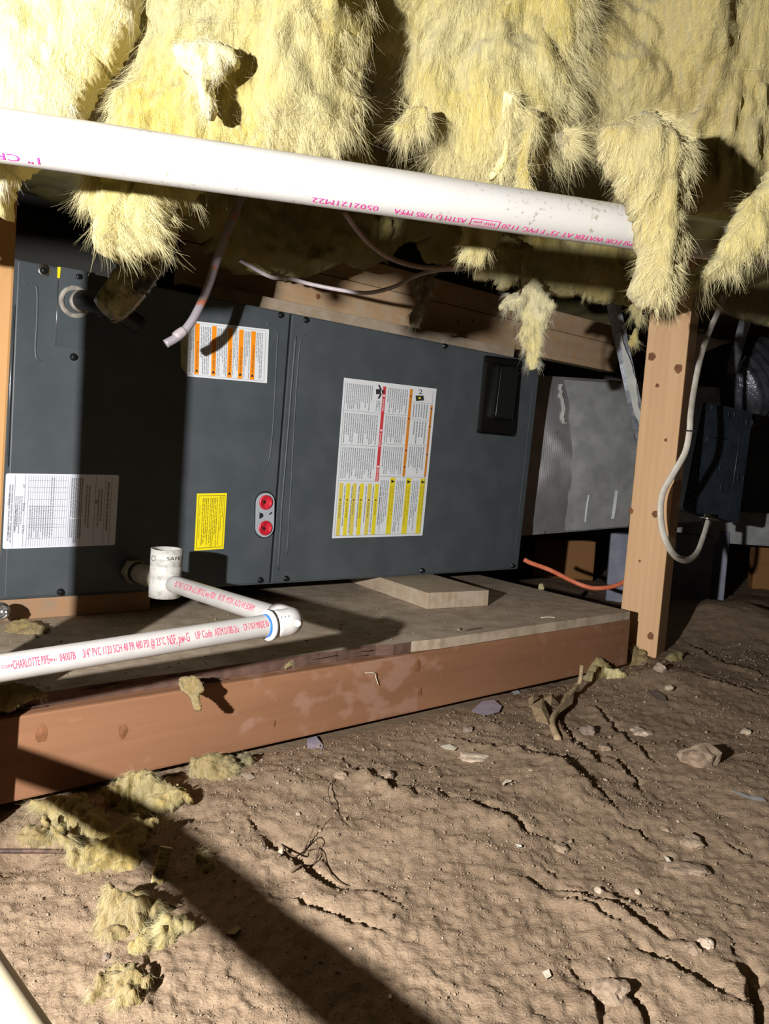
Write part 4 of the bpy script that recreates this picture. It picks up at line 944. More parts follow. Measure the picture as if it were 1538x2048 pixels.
batt('insulation_tuft', 'small white tuft of torn wool on the batt left of centre', 'insulation',
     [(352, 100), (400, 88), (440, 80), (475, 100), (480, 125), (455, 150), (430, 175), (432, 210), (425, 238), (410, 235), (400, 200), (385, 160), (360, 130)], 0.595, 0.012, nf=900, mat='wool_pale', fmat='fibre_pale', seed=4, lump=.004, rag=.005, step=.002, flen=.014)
batt('insulation_batt', 'dim olive piece of insulation deep in the gap right of the batt left of centre', 'insulation',
     [(690, 120), (800, 60), (800, 170), (775, 172), (752, 180), (745, 230), (738, 258), (752, 300), (755, 335), (700, 345), (670, 300)], 0.95, 0.03, nf=400, seed=5)
batt('insulation_batt', 'yellow frayed insulation clump hanging in the top centre', 'insulation',
     [(730, -90), (1170, -90), (1165, 60), (1150, 200), (1125, 290), (1105, 318), (1085, 338), (1062, 352), (1056, 385), (1046, 388), (1036, 340), (1020, 352), (1005, 362), (975, 372), (925, 366), (880, 356), (856, 345), (862, 318), (884, 300), (852, 282), (838, 258), (816, 232), (818, 205), (810, 160), (806, 128), (790, 104), (764, 92), (742, 100)], 0.72, 0.05, nf=9000, seed=6, lump=0.02, flen=.03, rag=.010)
for q, (a_, lbl) in enumerate((([(1046, 215), (1075, 225), (1082, 260), (1062, 300), (1056, 350), (1060, 384), (1046, 386), (1036, 350), (1034, 300), (1048, 260)], 'long golden twist of wool hanging below the top centre clump'),
                  ([(1010, 190), (1034, 195), (1036, 240), (1020, 285), (1012, 330), (985, 362), (978, 352), (1004, 310), (1004, 260)], 'pale wisp of wool on the lower right of the top centre clump'),
                  ([(810, 220), (850, 215), (860, 245), (845, 262), (830, 275), (800, 268), (788, 262), (812, 245)], 'thin frayed wisp sticking out left of the top centre clump'),
                  ([(1110, 270), (1150, 265), (1148, 300), (1140, 330), (1128, 318), (1118, 300)], 'grey-white ragged wisp between the two right-hand insulation masses'))):
    batt('wool_wisp', lbl, 'insulation', a_, 0.665, 0.008, step=.002, nf=700, seed=20 + q, lump=.003, fold=.003, rag=.005, flen=.028, mat=('wool', 'wool_pale', 'wool', 'wool_grey')[q])
batt('insulation_batt', 'large tangled tan-yellow insulation mass filling the top right corner', 'insulation',
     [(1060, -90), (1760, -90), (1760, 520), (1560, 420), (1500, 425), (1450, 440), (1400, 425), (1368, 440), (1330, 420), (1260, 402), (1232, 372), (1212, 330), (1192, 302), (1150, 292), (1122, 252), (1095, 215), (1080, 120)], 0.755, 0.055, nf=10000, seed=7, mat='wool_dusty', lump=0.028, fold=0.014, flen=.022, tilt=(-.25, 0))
batt('insulation_strand', 'thick twisted column of insulation hanging over the pipe and post', 'insulation',
     [(1185, 255), (1300, 235), (1385, 300), (1376, 360), (1366, 432), (1363, 482), (1360, 532), (1342, 572), (1330, 598), (1308, 616), (1285, 612), (1262, 588), (1270, 545), (1277, 500), (1270, 455), (1254, 402), (1225, 362), (1202, 316)], 0.605, 0.024, nf=3500, seed=8, mat='wool_dusty', lump=.010, fold=.008, step=.0025, flen=.016)
batt('insulation_strand', 'diagonal band of pale yellow insulation sagging across the upper right edge', 'insulation',
     [(1346, 562), (1382, 545), (1425, 505), (1462, 462), (1485, 410), (1530, 345), (1620, 300), (1760, 300), (1760, 470), (1560, 492), (1500, 520), (1465, 552), (1425, 568), (1388, 582), (1358, 584)], 0.64, 0.020, nf=3500, seed=9, mat='wool', lump=.008, fold=.004, step=.0025, flen=.018)
batt('insulation_tuft', 'white tuft of wool over the pipe right of the twisted column', 'insulation',
     [(1385, 432), (1440, 425), (1485, 440), (1470, 470), (1430, 488), (1395, 484), (1378, 470)], 0.69, 0.014, nf=700, seed=10, mat='wool_pale', fmat='fibre_pale', lump=.005, step=.002)
batt('insulation_batt', 'olive shaded insulation roll behind the pipe with a torn pale lower edge', 'insulation',
     [(940, 470), (1010, 430), (1180, 430), (1330, 470), (1320, 600), (1262, 612), (1222, 606), (1192, 604), (1160, 590), (1120, 592), (1085, 580), (1052, 572), (1010, 562), (960, 545), (935, 520)], 1.42, 0.05, nf=2500, seed=11, step=.005, lump=.012, flen=.02, frad=.0004)
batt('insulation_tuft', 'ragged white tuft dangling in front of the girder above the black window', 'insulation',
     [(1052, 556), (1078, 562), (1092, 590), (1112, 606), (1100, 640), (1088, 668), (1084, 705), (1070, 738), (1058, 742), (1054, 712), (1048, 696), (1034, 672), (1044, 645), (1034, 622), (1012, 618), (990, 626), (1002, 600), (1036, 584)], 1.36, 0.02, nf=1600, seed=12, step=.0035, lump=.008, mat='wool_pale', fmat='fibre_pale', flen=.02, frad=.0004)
batt('insulation_tuft', 'thin grey-white tuft hanging from the wires left of the girder joint', 'insulation',
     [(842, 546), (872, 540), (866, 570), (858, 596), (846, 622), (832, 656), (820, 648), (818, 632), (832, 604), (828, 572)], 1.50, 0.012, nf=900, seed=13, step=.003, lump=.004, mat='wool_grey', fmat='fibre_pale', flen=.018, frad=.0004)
batt('insulation_tuft', 'short yellow-white tab of wool just below the middle of the pipe', 'insulation',
     [(924, 430), (1008, 440), (1000, 480), (985, 496), (972, 512), (958, 528), (940, 524), (918, 520), (926, 490)], 0.80, 0.015, nf=1200, seed=14, step=.002, lump=.005, flen=.014)
batt('insulation_tuft', 'dim lump of insulation between the yellow-white tab and shaded roll', 'insulation',
     [(948, 500), (1010, 470), (1045, 500), (1035, 560), (1020, 578), (995, 582), (985, 560), (950, 556), (942, 530)], 1.30, 0.03, nf=700, seed=15, step=.004, lump=.01)
batt('wool_wisp', 'thin dangling wisp of wool left of the pine post top', 'insulation', [(1256, 606), (1284, 606), (1282, 640), (1276, 660), (1268, 690), (1258, 690), (1266, 664), (1268, 640)], 1.25, 0.006, nf=400, seed=16, step=.003, lump=.002, fold=.002, frad=.0004)
batt('insulation_batt', 'dark olive insulation batt behind the top of the pine post', 'insulation',
     [(1330, 520), (1760, 500), (1760, 680), (1560, 658), (1500, 640), (1440, 622), (1390, 600), (1330, 600)], 2.06, 0.06, nf=1200, seed=17, step=.008, lump=.02, frad=.0005)
# sagging batts between the joists overhead
for k, (off, lbl) in enumerate(((0.34, 'shaded sagging batt between the nearest ceiling joists'), (0.75, 'shaded sagging batt in the second ceiling joist bay'), (1.16, 'shaded sagging batt in the third ceiling joist bay'), (1.57, 'shaded sagging batt in the farthest ceiling joist bay'))):
    nu, nv = 150, 26; uu, vv = np.meshgrid(np.linspace(-1.5, 2.6, nu), np.linspace(0, 1, nv)); yy = off + 0.01 + vv * 0.34
    sag = 0.975 - 0.05 * np.sin(math.pi * vv) - 0.035 * fbm(uu * 4, yy * 6, o=3, s=60 + k) - 0.015 * fbm(uu * 17, yy * 17, o=3, s=70 + k)
    top = np.full_like(sag, 1.12); S = lambda z: (np.array([TD[0], TD[1], 0]) * uu[..., None] + np.array([-TD[1], TD[0], 0]) * yy[..., None] + np.array([0, 0, 1.0]) * z[..., None]).reshape(-1, 3)
    V = np.concatenate([S(sag), S(top)]); ids = np.arange(nu * nv).reshape(nv, nu); q = np.stack([ids[:-1, :-1], ids[1:, :-1], ids[1:, 1:], ids[:-1, 1:]], -1).reshape(-1, 4)
    ring = np.concatenate([ids[0, :], ids[1:, -1], ids[-1, -2::-1], ids[-2:0:-1, 0]]); n_ = nu * nv; rq = np.stack([ring, np.roll(ring, -1), np.roll(ring, -1) + n_, ring + n_], -1)
    tag(mesh_obj('insulation_batt', V, np.concatenate([q, q[:, ::-1] + n_, rq]), M['wool'], None, smooth=True), lbl, 'insulation', 'batts between the joists')

batt('insulation_batt', 'dark shaded batt drooping over the top of the girder behind the pipe', 'insulation',
     [(330, 330), (940, 400), (950, 470), (930, 505), (895, 530), (860, 520), (840, 480), (800, 478), (770, 520), (735, 535), (690, 520), (640, 545), (590, 560), (540, 548), (480, 545), (430, 520), (395, 470), (330, 430)], 1.56, 0.05, nf=900, seed=18, step=.006, lump=.02, tilt=(.80, .1), frad=.0004)
# plastic-wrapped end below the left batt
bagq = [(186, 604), (212, 566), (236, 532), (262, 520), (300, 512), (348, 508), (338, 530), (318, 552), (300, 582), (276, 606), (250, 634), (228, 648), (206, 628)]
bag = batt('plastic_sleeve', 'crumpled dark plastic sleeve hanging below the yellow batt beside the black pipe', 'plastic', bagq, 1.15, 0.020, step=.0026, rag=.002, lump=.010, nf=0, mat='bag', body='film', seed=51, fold=.010, fine=.002, tilt=(.2, .1))
P = Print(); n_ = nrm([.2, -1, .1]); e1_ = nrm([.75, .05, .65]); e2_ = nrm(np.cross(n_, -e1_)); e2_ = e2_ if e2_[2] > 0 else -e2_
c0 = at(252, 598, 1.15 - .034)
for s_, o_, h_ in (('5G', 0.0, .009), ('OPE', 0.022, .008)):
    V_, F_, W_ = GL[s_]; P.add([c0 + e1_ * (o_ + x / W_ * h_ * 1.6) + e2_ * y * h_ for x, y in V_], F_, 'ink')
P.build('sleeve_print', bag)

# black insulated suction line at the grommet
Gp = up3(uf(158, 604), 0.0)
ln = thing('suction_line', 'short black pipe elbow coming out of the grommet on the unit', 'pipe', Gp)
tube('pipe_elbow', M['rubber'], smooth_path([Gp + UY * .01, Gp - UY * .035, Gp - UY * .06 + UX * .012 - UZ * .006, Gp - UY * .07 + UX * .04 - UZ * .014, Gp - UY * .07 + UX * .075 - UZ * .03], 6), .0155, ln, 24)
lathe('collar', M['grommet'], [(0, .0175), (.008, .0180), (.016, .0172)], Gp - UY * .004, -UY, ln, 28)
lathe('collar', M['rubber'], [(0, .0180), (.010, .0185), (.012, .0165)], Gp - UY * .058 + UX * .016 - UZ * .006, nrm(UX - UY * .25 - UZ * .2), ln, 28)

# ================================================================== WIRES
def wire(name, label, cat, px, r, mat, n=10, flat=None, group=None):
    P_ = smooth_path([at(*p) for p in px], 8); t = thing(name, label, cat, P_[0], group); tube('jacket', M[mat], P_, r, t, n, flatten=flat); return t
wp = [(510, 325, 1.36), (480, 400, 1.30), (452, 470, 1.27), (432, 525, 1.26), (421, 560, 1.25), (405, 600, 1.24), (385, 640, 1.225), (360, 670, 1.215), (331, 688, 1.205)]
P_ = smooth_path([at(*p) for p in wp], 8); t = thing('refrigerant_tube', 'grey tube with copper-red wear hanging over the orange warning label', 'tube', P_[0])
tube('tube_body', M['copperspeck'], P_, .0068, t, 14); lathe('swaged_end', M['greycable'], [(0, .0068), (.004, .0078), (.014, .0080), (.020, .0070)], P_[-12], nrm(P_[-1] - P_[-12]), t, 16)
wire('thin_cable', 'dusty pink cable curving down below the middle of the pipe', 'cable', [(690, 425, 1.15), (715, 460, 1.2), (745, 492, 1.25), (790, 520, 1.3), (850, 535, 1.36), (905, 533, 1.4), (960, 515, 1.45), (990, 480, 1.5)], .0042, 'pinkcable')
wire('thin_cable', 'pale grey cable sagging in front of the girder above the seam', 'cable', [(480, 520, 1.30), (540, 553, 1.34), (575, 556, 1.36), (620, 568, 1.38), (680, 580, 1.38), (735, 586, 1.38), (790, 573, 1.38), (830, 552, 1.4), (880, 540, 1.42), (940, 535, 1.46), (985, 500, 1.52)], .0036, 'greycable')
wire('thin_cable', 'dark cable end looping down left of the shaded insulation roll', 'cable', [(1006, 480, 1.32), (1022, 500, 1.33), (1034, 540, 1.34), (1040, 580, 1.34), (1030, 640, 1.36), (1029, 700, 1.37)], .0016, 'root', 6)
cpx = [(1448, 590, 1.86), (1440, 615, 1.86), (1418, 665, 1.80), (1400, 720, 1.74), (1388, 780, 1.70), (1381, 832, 1.655), (1379, 862, 1.650), (1370, 905, 1.645), (1345, 950, 1.64), (1326, 985, 1.635), (1321, 1020, 1.63), (1325, 1060, 1.63), (1338, 1095, 1.64), (1355, 1115, 1.68), (1376, 1120, 1.75), (1394, 1105, 1.82), (1407, 1072, 1.88), (1416, 1042, 1.93)]
P_ = smooth_path([at(*p) for p in cpx], 8); t = thing('power_cable', 'cream flat cable looping down the pine post to the black box', 'cable', P_[0])
tube('jacket', M['cable'], P_, .0078, t, 14, flatten=(nrm([.35, -.93, 0]), 0.55))
i_ = 8 * 6; q_ = P_[i_]; box('cable_tie', M['rubber'], (-.010, -.006, -.0015), (.010, .006, .0015), Matrix.Translation(Vector(q_)), .0005, t, 1)
for p_ in (P_[8 * 12 + 6],):
    tube('cable_tie', M['root'], [p_ + np.array([-.010, -.004, .002]), p_ + np.array([.010, -.004, -.003])], .002, t, 6)
wire('orange_tube', 'orange tube running behind the pine post to the unit', 'tube', [(1048, 1119, 1.93), (1062, 1126, 1.93), (1100, 1140, 1.93), (1140, 1160, 1.93), (1175, 1174, 1.92), (1205, 1176, 1.92), (1240, 1168, 1.93), (1290, 1140, 1.96), (1330, 1150, 2.0)], .0058, 'orange_tube')

# ================================================================== RIGHT BACKGROUND: duct, straps, box, piers
du = thing('supply_duct', 'silver foil-wrapped duct leaving the right end of the unit', 'duct', at(1150, 1060, 2.3))
cd_ = [at(1000, 745, 2.10), at(1440, 775, 2.36), at(1440, 1040, 2.36), at(1000, 1075, 2.10)]
nu, nv = 60, 40; s_, t_ = np.meshgrid(np.linspace(0, 1, nu), np.linspace(0, 1, nv))
B_ = ((cd_[0][None, None] * (1 - s_)[..., None] + cd_[1] * s_[..., None]) * (1 - t_)[..., None] + (cd_[3][None, None] * (1 - s_)[..., None] + cd_[2] * s_[..., None]) * t_[..., None])
nd = nrm(np.cross(cd_[1] - cd_[0], cd_[3] - cd_[0])); nd = nd if nd[1] < 0 else -nd
ed = np.minimum.reduce([s_ * 3, (1 - s_) * 3, t_ * 1.6, (1 - t_) * 1.6]); pil = 0.05 * np.sin(np.pi * np.clip(s_ * 1.15, 0, 1)) * np.clip(ed * 1.1, 0, 1) ** .8 + .006 * fbm(s_ * 9, t_ * 7, o=3, s=5)
Fv = B_ + nd * pil[..., None]; Bv = B_ - nd * 0.32 + 0 * pil[..., None]
ids = np.arange(nu * nv).reshape(nv, nu); q = np.stack([ids[:-1, :-1], ids[1:, :-1], ids[1:, 1:], ids[:-1, 1:]], -1).reshape(-1, 4); n_ = nu * nv
ring = np.concatenate([ids[0, :], ids[1:, -1], ids[-1, -2::-1], ids[-2:0:-1, 0]])
mesh_obj('foil_wrap', Fv.reshape(-1, 3), q, M['foil'], du, smooth=True)
rv = np.concatenate([Fv.reshape(-1, 3)[ring], Bv.reshape(-1, 3)[ring]]); rn = len(ring); ri = np.arange(rn)
mesh_obj('foil_side', rv, np.stack([ri, ri + rn, np.roll(ri, -1) + rn, np.roll(ri, -1)], -1), M['foil'], du)
def on_duct(s, t, off):
    i, j = min(int(t * (nv - 1)), nv - 1), min(int(s * (nu - 1)), nu - 1); return Fv[i, j] + nd * off
def duct_strip(name, s0, s1, t0, t1, off, mat, ragged=0):
    a_, b_ = 8, 16; V = []
    for i in range(b_ + 1):
        for j in range(a_ + 1):
            t = t0 + (t1 - t0) * i / b_; s = s0 + (s1 - s0) * j / a_
            if ragged and j in (0, a_): s += ragged * float(noise3(t * 40, s * 9, 0, 3))
            ii, jj = t * (nv - 1), s * (nu - 1); i0, j0 = int(min(ii, nv - 2)), int(min(jj, nu - 2)); fi_, fj_ = ii - i0, jj - j0
            V.append((Fv[i0, j0] * (1 - fi_) + Fv[i0 + 1, j0] * fi_) * (1 - fj_) + (Fv[i0, j0 + 1] * (1 - fi_) + Fv[i0 + 1, j0 + 1] * fi_) * fj_ + nd * off)
    Fs = [(i * (a_ + 1) + j, i * (a_ + 1) + j + 1, (i + 1) * (a_ + 1) + j + 1, (i + 1) * (a_ + 1) + j) for i in range(b_) for j in range(a_)]
    return mesh_obj(name, V, Fs, M[mat], du, smooth=True)
duct_strip('tape_strip', .27, .55, .02, .99, .003, 'tape', .01)
duct_strip('white_tape_strip', .345, .352, .76, .94, .005, 'paper'); duct_strip('white_tape_strip', .465, .478, .74, .93, .005, 'paper')
duct_strip('mastic_streak', .235, .25, .05, .30, .004, 'mastic', .01)
def strap(name, label, px0, px1, Y0, Y1, wpx, mat):
    A, B = at(*px0, Y0), at(*px1, Y1); d = nrm(B - A); n = nrm(CAM - (A + B) / 2); s = nrm(np.cross(d, n)); hw = wpx / 2 / F * Y0; L_ = np.linalg.norm(B - A); k = 14
    t = thing(name, label, 'strap', A); V = []
    for z in (0, -.0015):
        for i in range(k + 1):
            c = A + (B - A) * i / k + n * (.006 * math.sin(i * .9) + z)
            for w_ in (-1, -.3, .3, 1): V.append(c + s * hw * w_ + n * (.002 if abs(w_) < .5 else 0))
    m = (k + 1) * 4; Fs = []
    for i in range(k):
        for j in range(3): Fs += [(i * 4 + j, i * 4 + j + 1, i * 4 + j + 5, i * 4 + j + 4), (m + i * 4 + j, m + i * 4 + j + 4, m + i * 4 + j + 5, m + i * 4 + j + 1)]
        Fs += [(i * 4, i * 4 + 4, m + i * 4 + 4, m + i * 4), (i * 4 + 3, m + i * 4 + 3, m + i * 4 + 7, i * 4 + 7)]
    mesh_obj('webbing', V, Fs, M[mat], t, smooth=False); return t, A, B, s, n
st, A, B, s, n = strap('duct_strap', 'grey mesh hanger strap slanting down to the silver duct left of the post', (1216, 560), (1296, 930), 1.99, 2.12, 26, 'strap')
V = []
for i in range(13):
    f = .27 + .52 * i / 12; c = A + (B - A) * f + n * .012; w_ = .012 * (1 - abs(i - 6) / 7) + .003
    V += [c - s * (w_ + .003 * float(noise3(i * 1.7, 0, 0, 3))), c + s * (w_ * .5 + .004 * float(noise3(i * 1.3, 4, 0, 3)))]
mesh_obj('dried_mastic', V, [(2 * i, 2 * i + 1, 2 * i + 3, 2 * i + 2) for i in range(12)], M['mastic'], st)
strap('duct_strap', 'dim hanger strap right of the cream cable above the black box', (1512, 560), (1462, 745), 2.2, 2.45, 22, 'strap')
# flexible duct at the far right
fd = thing('flex_duct', 'dark wrinkled flexible duct behind the black box at the right edge', 'duct', at(1520, 770, 2.7))
pts = smooth_path([at(1440, 790, 2.55), at(1500, 765, 2.6), at(1600, 760, 2.62), at(1760, 770, 2.6)], 12); rr = [0.145 * (1 + .03 * math.sin(i * 1.9)) for i in range(len(pts))]
tube('duct_jacket', M['flex'], pts, rr, fd, 32)
# black box
jb = thing('junction_box', 'black plastic box with round knockouts fed by the cream cable', 'box', at(1430, 1040, 2.02))
c4 = [at(1409, 804, 2.0), at(1508, 824, 2.07), at(1479, 1047, 2.07), at(1367, 1019, 2.0)]
nj = nrm(np.cross(c4[1] - c4[0], c4[3] - c4[0])); nj = nj if nj[1] < 0 else -nj
quad_prism('box_body', M['bluebox'], c4 + [c - nj * .12 for c in c4], jb, .004)
def on_box(s, t, off): return lerp3(c4, s, t) + nj * off
def lerp3(q, s, t): return (q[0] * (1 - s) + q[1] * s) * (1 - t) + (q[3] * (1 - s) + q[2] * s) * t
for s, t in ((.10, .04), (.55, .06), (.93, .10), (.12, .33), (.50, .40), (.10, .62), (.12, .88), (.55, .55), (.62, .72), (.9, .6)):
    lathe('knockout', M['bluebox'], [(0, .013), (.002, .0125), (.002, .0105), (.0008, .010), (.0008, 0)], on_box(s, t, .0005), nj, jb, 20)
tube('box_rib', M['bluebox'], [on_box(.78, .02, .001), on_box(.78, .98, .001)], .002, jb, 6)
Pc = at(1415, 1036, 1.98); lathe('cable_clamp', M['bright'], [(-.012, .014), (-.004, .014), (-.002, .019), (.002, .019), (.004, .012), (.02, .011)], Pc, np.array([0, 0, -1.0]), jb, 20)
# pier blocks and wood far behind
def pier(label, px0, px1, Y, mat='pier', nm='pier_block', dpt=.07):
    A, B = at(*px0, Y), at(*px1, Y - .02); t = thing(nm, label, 'block', (A + B) / 2); z0 = min(A[2], B[2]) - .08
    e1 = nrm([B[0] - A[0], B[1] - A[1], 0]); e2 = np.array([-e1[1], e1[0], 0]); bm = bmesh.new(); bx(bm, (0, 0, 0), (np.linalg.norm((B - A)[:2]), dpt, A[2] - z0), .008); bm_obj('block_body', bm, M[mat], t, basis(np.array([A[0], A[1], z0]), e1, e2, np.array([0, 0, 1.0])))
pier('pale blue-grey pier block left of the pine post base', (1222, 1066), (1262, 1215), 2.5)
pier('blue-grey pier block right of the pine post below the black box', (1335, 1066), (1420, 1200), 2.45)
pier('dark blue-grey pier block behind the loop of cream cable', (1425, 1060), (1450, 1180), 2.62, 'pier')
pier('orange-brown wood offcut standing in the dark at the right edge', (1515, 1058), (1580, 1160), 3.0, 'oldorange', 'wood_offcut')
pier('brown timber lying under the duct behind the unit', (1070, 1075), (1190, 1120), 2.9, 'oldorange', 'wood_offcut')
pier('silver-grey ledge running behind the black box', (1338, 1014), (1600, 1050), 2.62, 'tape', 'duct_ledge', .15)

# ================================================================== THINGS ON THE GROUND
def clump(name, label, cat, out, hgt, mat, fmat='fibre', nf=1100, seed=1, tilt=(0, .9), dz=0.0, step=.0015, lump=.012, fold=.012, rag=.008, flen=.020, wob=2.6):
    o = np.array(out, float); P = gpt(o[:, 0].mean(), o[:, 1].max() - 0.45 * (o[:, 1].max() - o[:, 1].min()))
    return batt(name, label, cat, out, P[1] + dz, hgt, step=step, rag=rag, lump=lump, nf=nf, mat=mat, fmat=fmat, tilt=tilt, flen=flen, seed=seed, fold=fold, frad=.00015, fine=.002, back=1.0, wob=wob)
clump('fallen_insulation', 'bright yellow scrap of insulation against the timber, right of the brownish one', 'insulation', [(205, 1582), (240, 1565), (280, 1545), (310, 1552), (345, 1570), (384, 1590), (380, 1604), (350, 1612), (322, 1632), (290, 1650), (262, 1640), (232, 1622)], .014, 'wool_ground', seed=61, dz=-.01)
clump('fallen_insulation', 'folded mustard slab of insulation half in shadow below the timber', 'insulation', [(62, 1606), (105, 1596), (160, 1592), (205, 1622), (226, 1645), (220, 1678), (192, 1690), (150, 1676), (110, 1650), (80, 1628)], .018, 'wool_ground', seed=62, dz=-.01)
clump('fallen_insulation', 'lumpy cream pile of insulation beside the brass piece', 'insulation', [(92, 1640), (130, 1665), (180, 1690), (230, 1670), (262, 1650), (285, 1640), (318, 1640), (300, 1672), (284, 1700), (275, 1740), (240, 1752), (205, 1762), (160, 1780), (138, 1748), (130, 1700), (105, 1670)], .022, 'wool_ground', seed=63, lump=.012, fold=.012, nf=1200)
clump('fallen_insulation', 'dusty tan clump of insulation below the middle of the timber', 'insulation', [(384, 1524), (410, 1514), (440, 1510), (470, 1520), (472, 1550), (468, 1580), (440, 1576), (410, 1568), (384, 1560)], .016, 'wool_soiled', seed=64, fold=.010)
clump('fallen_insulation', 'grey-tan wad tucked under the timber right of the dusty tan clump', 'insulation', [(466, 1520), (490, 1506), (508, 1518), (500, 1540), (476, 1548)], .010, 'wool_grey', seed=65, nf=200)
clump('fallen_insulation', 'dusty torn insulation lying below the brass piece', 'insulation', [(190, 1800), (220, 1786), (262, 1788), (310, 1800), (330, 1820), (318, 1832), (296, 1850), (276, 1880), (252, 1890), (230, 1900), (205, 1890), (190, 1860), (200, 1830)], .012, 'wool_soiled', seed=66, fold=.012, nf=1000, tilt=(0, 1.5))
clump('fallen_insulation', 'pale yellow fluff at the edge of the shadow band', 'insulation', [(294, 1862), (330, 1842), (370, 1840), (384, 1858), (350, 1885), (325, 1902), (300, 1890)], .008, 'wool_ground', seed=67, tilt=(0, 2.0))
clump('fallen_insulation', 'thin flattened wad of dusty fluff near the bottom left', 'insulation', [(182, 1965), (215, 1940), (260, 1935), (288, 1960), (292, 2005), (296, 2030), (250, 2015), (200, 2025), (160, 2020)], .006, 'wool_soiled', seed=68, tilt=(0, 2.2), nf=500)
clump('fallen_insulation', 'small curled yellow scrap lying inside the shadow band', 'insulation', [(392, 1716), (408, 1710), (420, 1725), (416, 1745), (402, 1756), (398, 1740), (404, 1728)], .005, 'wool_ground', seed=69, nf=100, tilt=(0, 1.6))
clump('fallen_insulation', 'yellow nub of insulation at the tip of the dusty torn piece', 'insulation', [(264, 1900), (285, 1880), (302, 1890), (298, 1905), (275, 1912)], .006, 'wool_ground', seed=70, nf=120, tilt=(0, 1.6))
clump('fallen_insulation', 'crumpled grey-tan wad at the foot of the pine post', 'insulation', [(1222, 1318), (1245, 1300), (1262, 1290), (1285, 1302), (1296, 1326), (1286, 1334), (1250, 1334), (1228, 1336)], .018, 'wool_soiled', seed=71, step=.003, nf=400, wob=1.4)
clump('fallen_insulation', 'yellow-green wad of insulation against the right end of the timber', 'insulation', [(1178, 1332), (1198, 1316), (1216, 1330), (1214, 1350), (1196, 1386), (1168, 1388), (1164, 1362)], .016, 'wool_ground', seed=72, step=.003, nf=300, wob=1.4)
clump('fallen_insulation', 'small white scrap of wool near the foot of the post', 'insulation', [(1210, 1340), (1232, 1342), (1250, 1354), (1236, 1364), (1214, 1360)], .010, 'wool_pale', seed=73, step=.003, nf=150, wob=1.4)
clump('fallen_insulation', 'tan wad of insulation right of the post foot', 'insulation', [(1332, 1318), (1346, 1306), (1366, 1306), (1366, 1322), (1345, 1330)], .012, 'wool_soiled', seed=74, step=.003, nf=100, wob=1.4)
clump('fallen_insulation', 'pinkish dusty lump left of the cream pile by the rod', 'insulation', [(38, 1672), (60, 1656), (100, 1664), (130, 1690), (120, 1704), (70, 1702), (45, 1700)], .012, 'wool_soiled', seed=75, nf=150)
def scrap_on(label, out, z, mat='wool_ground', seed=80, T=.004):
    o = np.array(out, float); P = atz(o[:, 0].mean(), o[:, 1].mean(), z); return batt('fallen_insulation', label, 'insulation', out, P[1], T, step=.0015, rag=.003, lump=.002, nf=250, mat=mat, tilt=(0, 1.3), flen=.008, seed=seed, fold=.003, frad=.00014, fine=.001, wob=2.5)
scrap_on('crinkled tan scrap draped over the timber top edge', [(356, 1358), (384, 1350), (402, 1364), (410, 1382), (396, 1392), (402, 1420), (388, 1416), (374, 1384), (360, 1376)], .112, 'wool_soiled', 81)
scrap_on('tan fluff at the foot of the left wooden block', [(12, 1250), (48, 1238), (72, 1246), (100, 1258), (84, 1272), (40, 1276), (8, 1268)], .124, 'wool_soiled', 82)
scrap_on('yellow fluff smeared on the plywood at the left edge', [(-20, 1376), (30, 1368), (70, 1374), (95, 1390), (60, 1398), (20, 1420), (-20, 1420)], .124, 'wool_soiled', 83)
scrap_on('small cream chip of foam near the back right corner of the plywood', [(1076, 1170), (1086, 1168), (1088, 1178), (1078, 1180)], .124, 'wool_pale', 84)
scrap_on('tiny tan curl on the torn plywood edge', [(574, 1312), (584, 1314), (580, 1330), (572, 1338)], .112, 'wool_soiled', 85, .003)

def rock_mesh(seed, sub=2, flat=.7, amp=.45):
    bm = bmesh.new(); bmesh.ops.create_icosphere(bm, subdivisions=sub, radius=1.0); V = np.array([v.co[:] for v in bm.verts])
    k = 1 + amp * fbm(V[:, 0] * 1.3 + seed, V[:, 1] * 1.3, V[:, 2] * 1.3 + .01, o=2, s=seed) + amp * .4 * fbm(V[:, 0] * 3.5 + seed, V[:, 1] * 3.5, V[:, 2] * 3.5 + .01, o=2, s=seed + 4)
    V = V * k[:, None]; V[:, 2] *= flat; Fs = [tuple(v.index for v in f.verts) for f in bm.faces]; bm.free(); return V, Fs
def rock(label, x, y, px, mat='rock', flat=.7, sx=1.0, seed=1, name='rock', cat='rock', sub=3, sink=.35, group=None, rot=0.0):
    P = gpt(x, y); r = px / F * P[1] / fw[1]; V, Fs = rock_mesh(seed, sub, flat); c, s = math.cos(rot), math.sin(rot)
    V = V * np.array([sx, 1, 1]) * r; V = np.stack([V[:, 0] * c - V[:, 1] * s, V[:, 0] * s + V[:, 1] * c, V[:, 2]], -1)
    o = mesh_obj(name, V, Fs, M[mat], None, smooth=False, mw=Matrix.Translation(Vector((P[0], P[1], P[2] + r * flat * (1 - 2 * sink)))))
    return tag(o, label, cat, group)
rock('largest brown clod right of the timber with a dark shadow side', 1398, 1522, 33, 'rock', .75, 1.15, 11)
rock('big rounded clod half buried near the bottom edge, right of centre', 1222, 1990, 36, 'rock', .6, 1.0, 12, sub=3)
rock('brown clod at mid right beside the fissure', 1384, 1690, 21, 'rock', .7, 1.1, 13)
rock('low flat tan stone lying next to the white shell chip', 1374, 1742, 26, 'rock', .35, 1.6, 14)
rock('pinkish flat stone below the post in open soil', 1281, 1466, 17, 'rock_pale', .4, 1.2, 15)
rock('dark grey clod below the dry leaves', 1172, 1466, 17, 'rock_dark', .7, 1.0, 16)
rock('pale round stone at the foot of the pine post', 1320, 1340, 13, 'rock_pale', .8, 1.0, 17)
rock('round pale pebble right of the small dark scrap near the post', 1338, 1378, 9, 'rock_pale', .8, 1, 18)
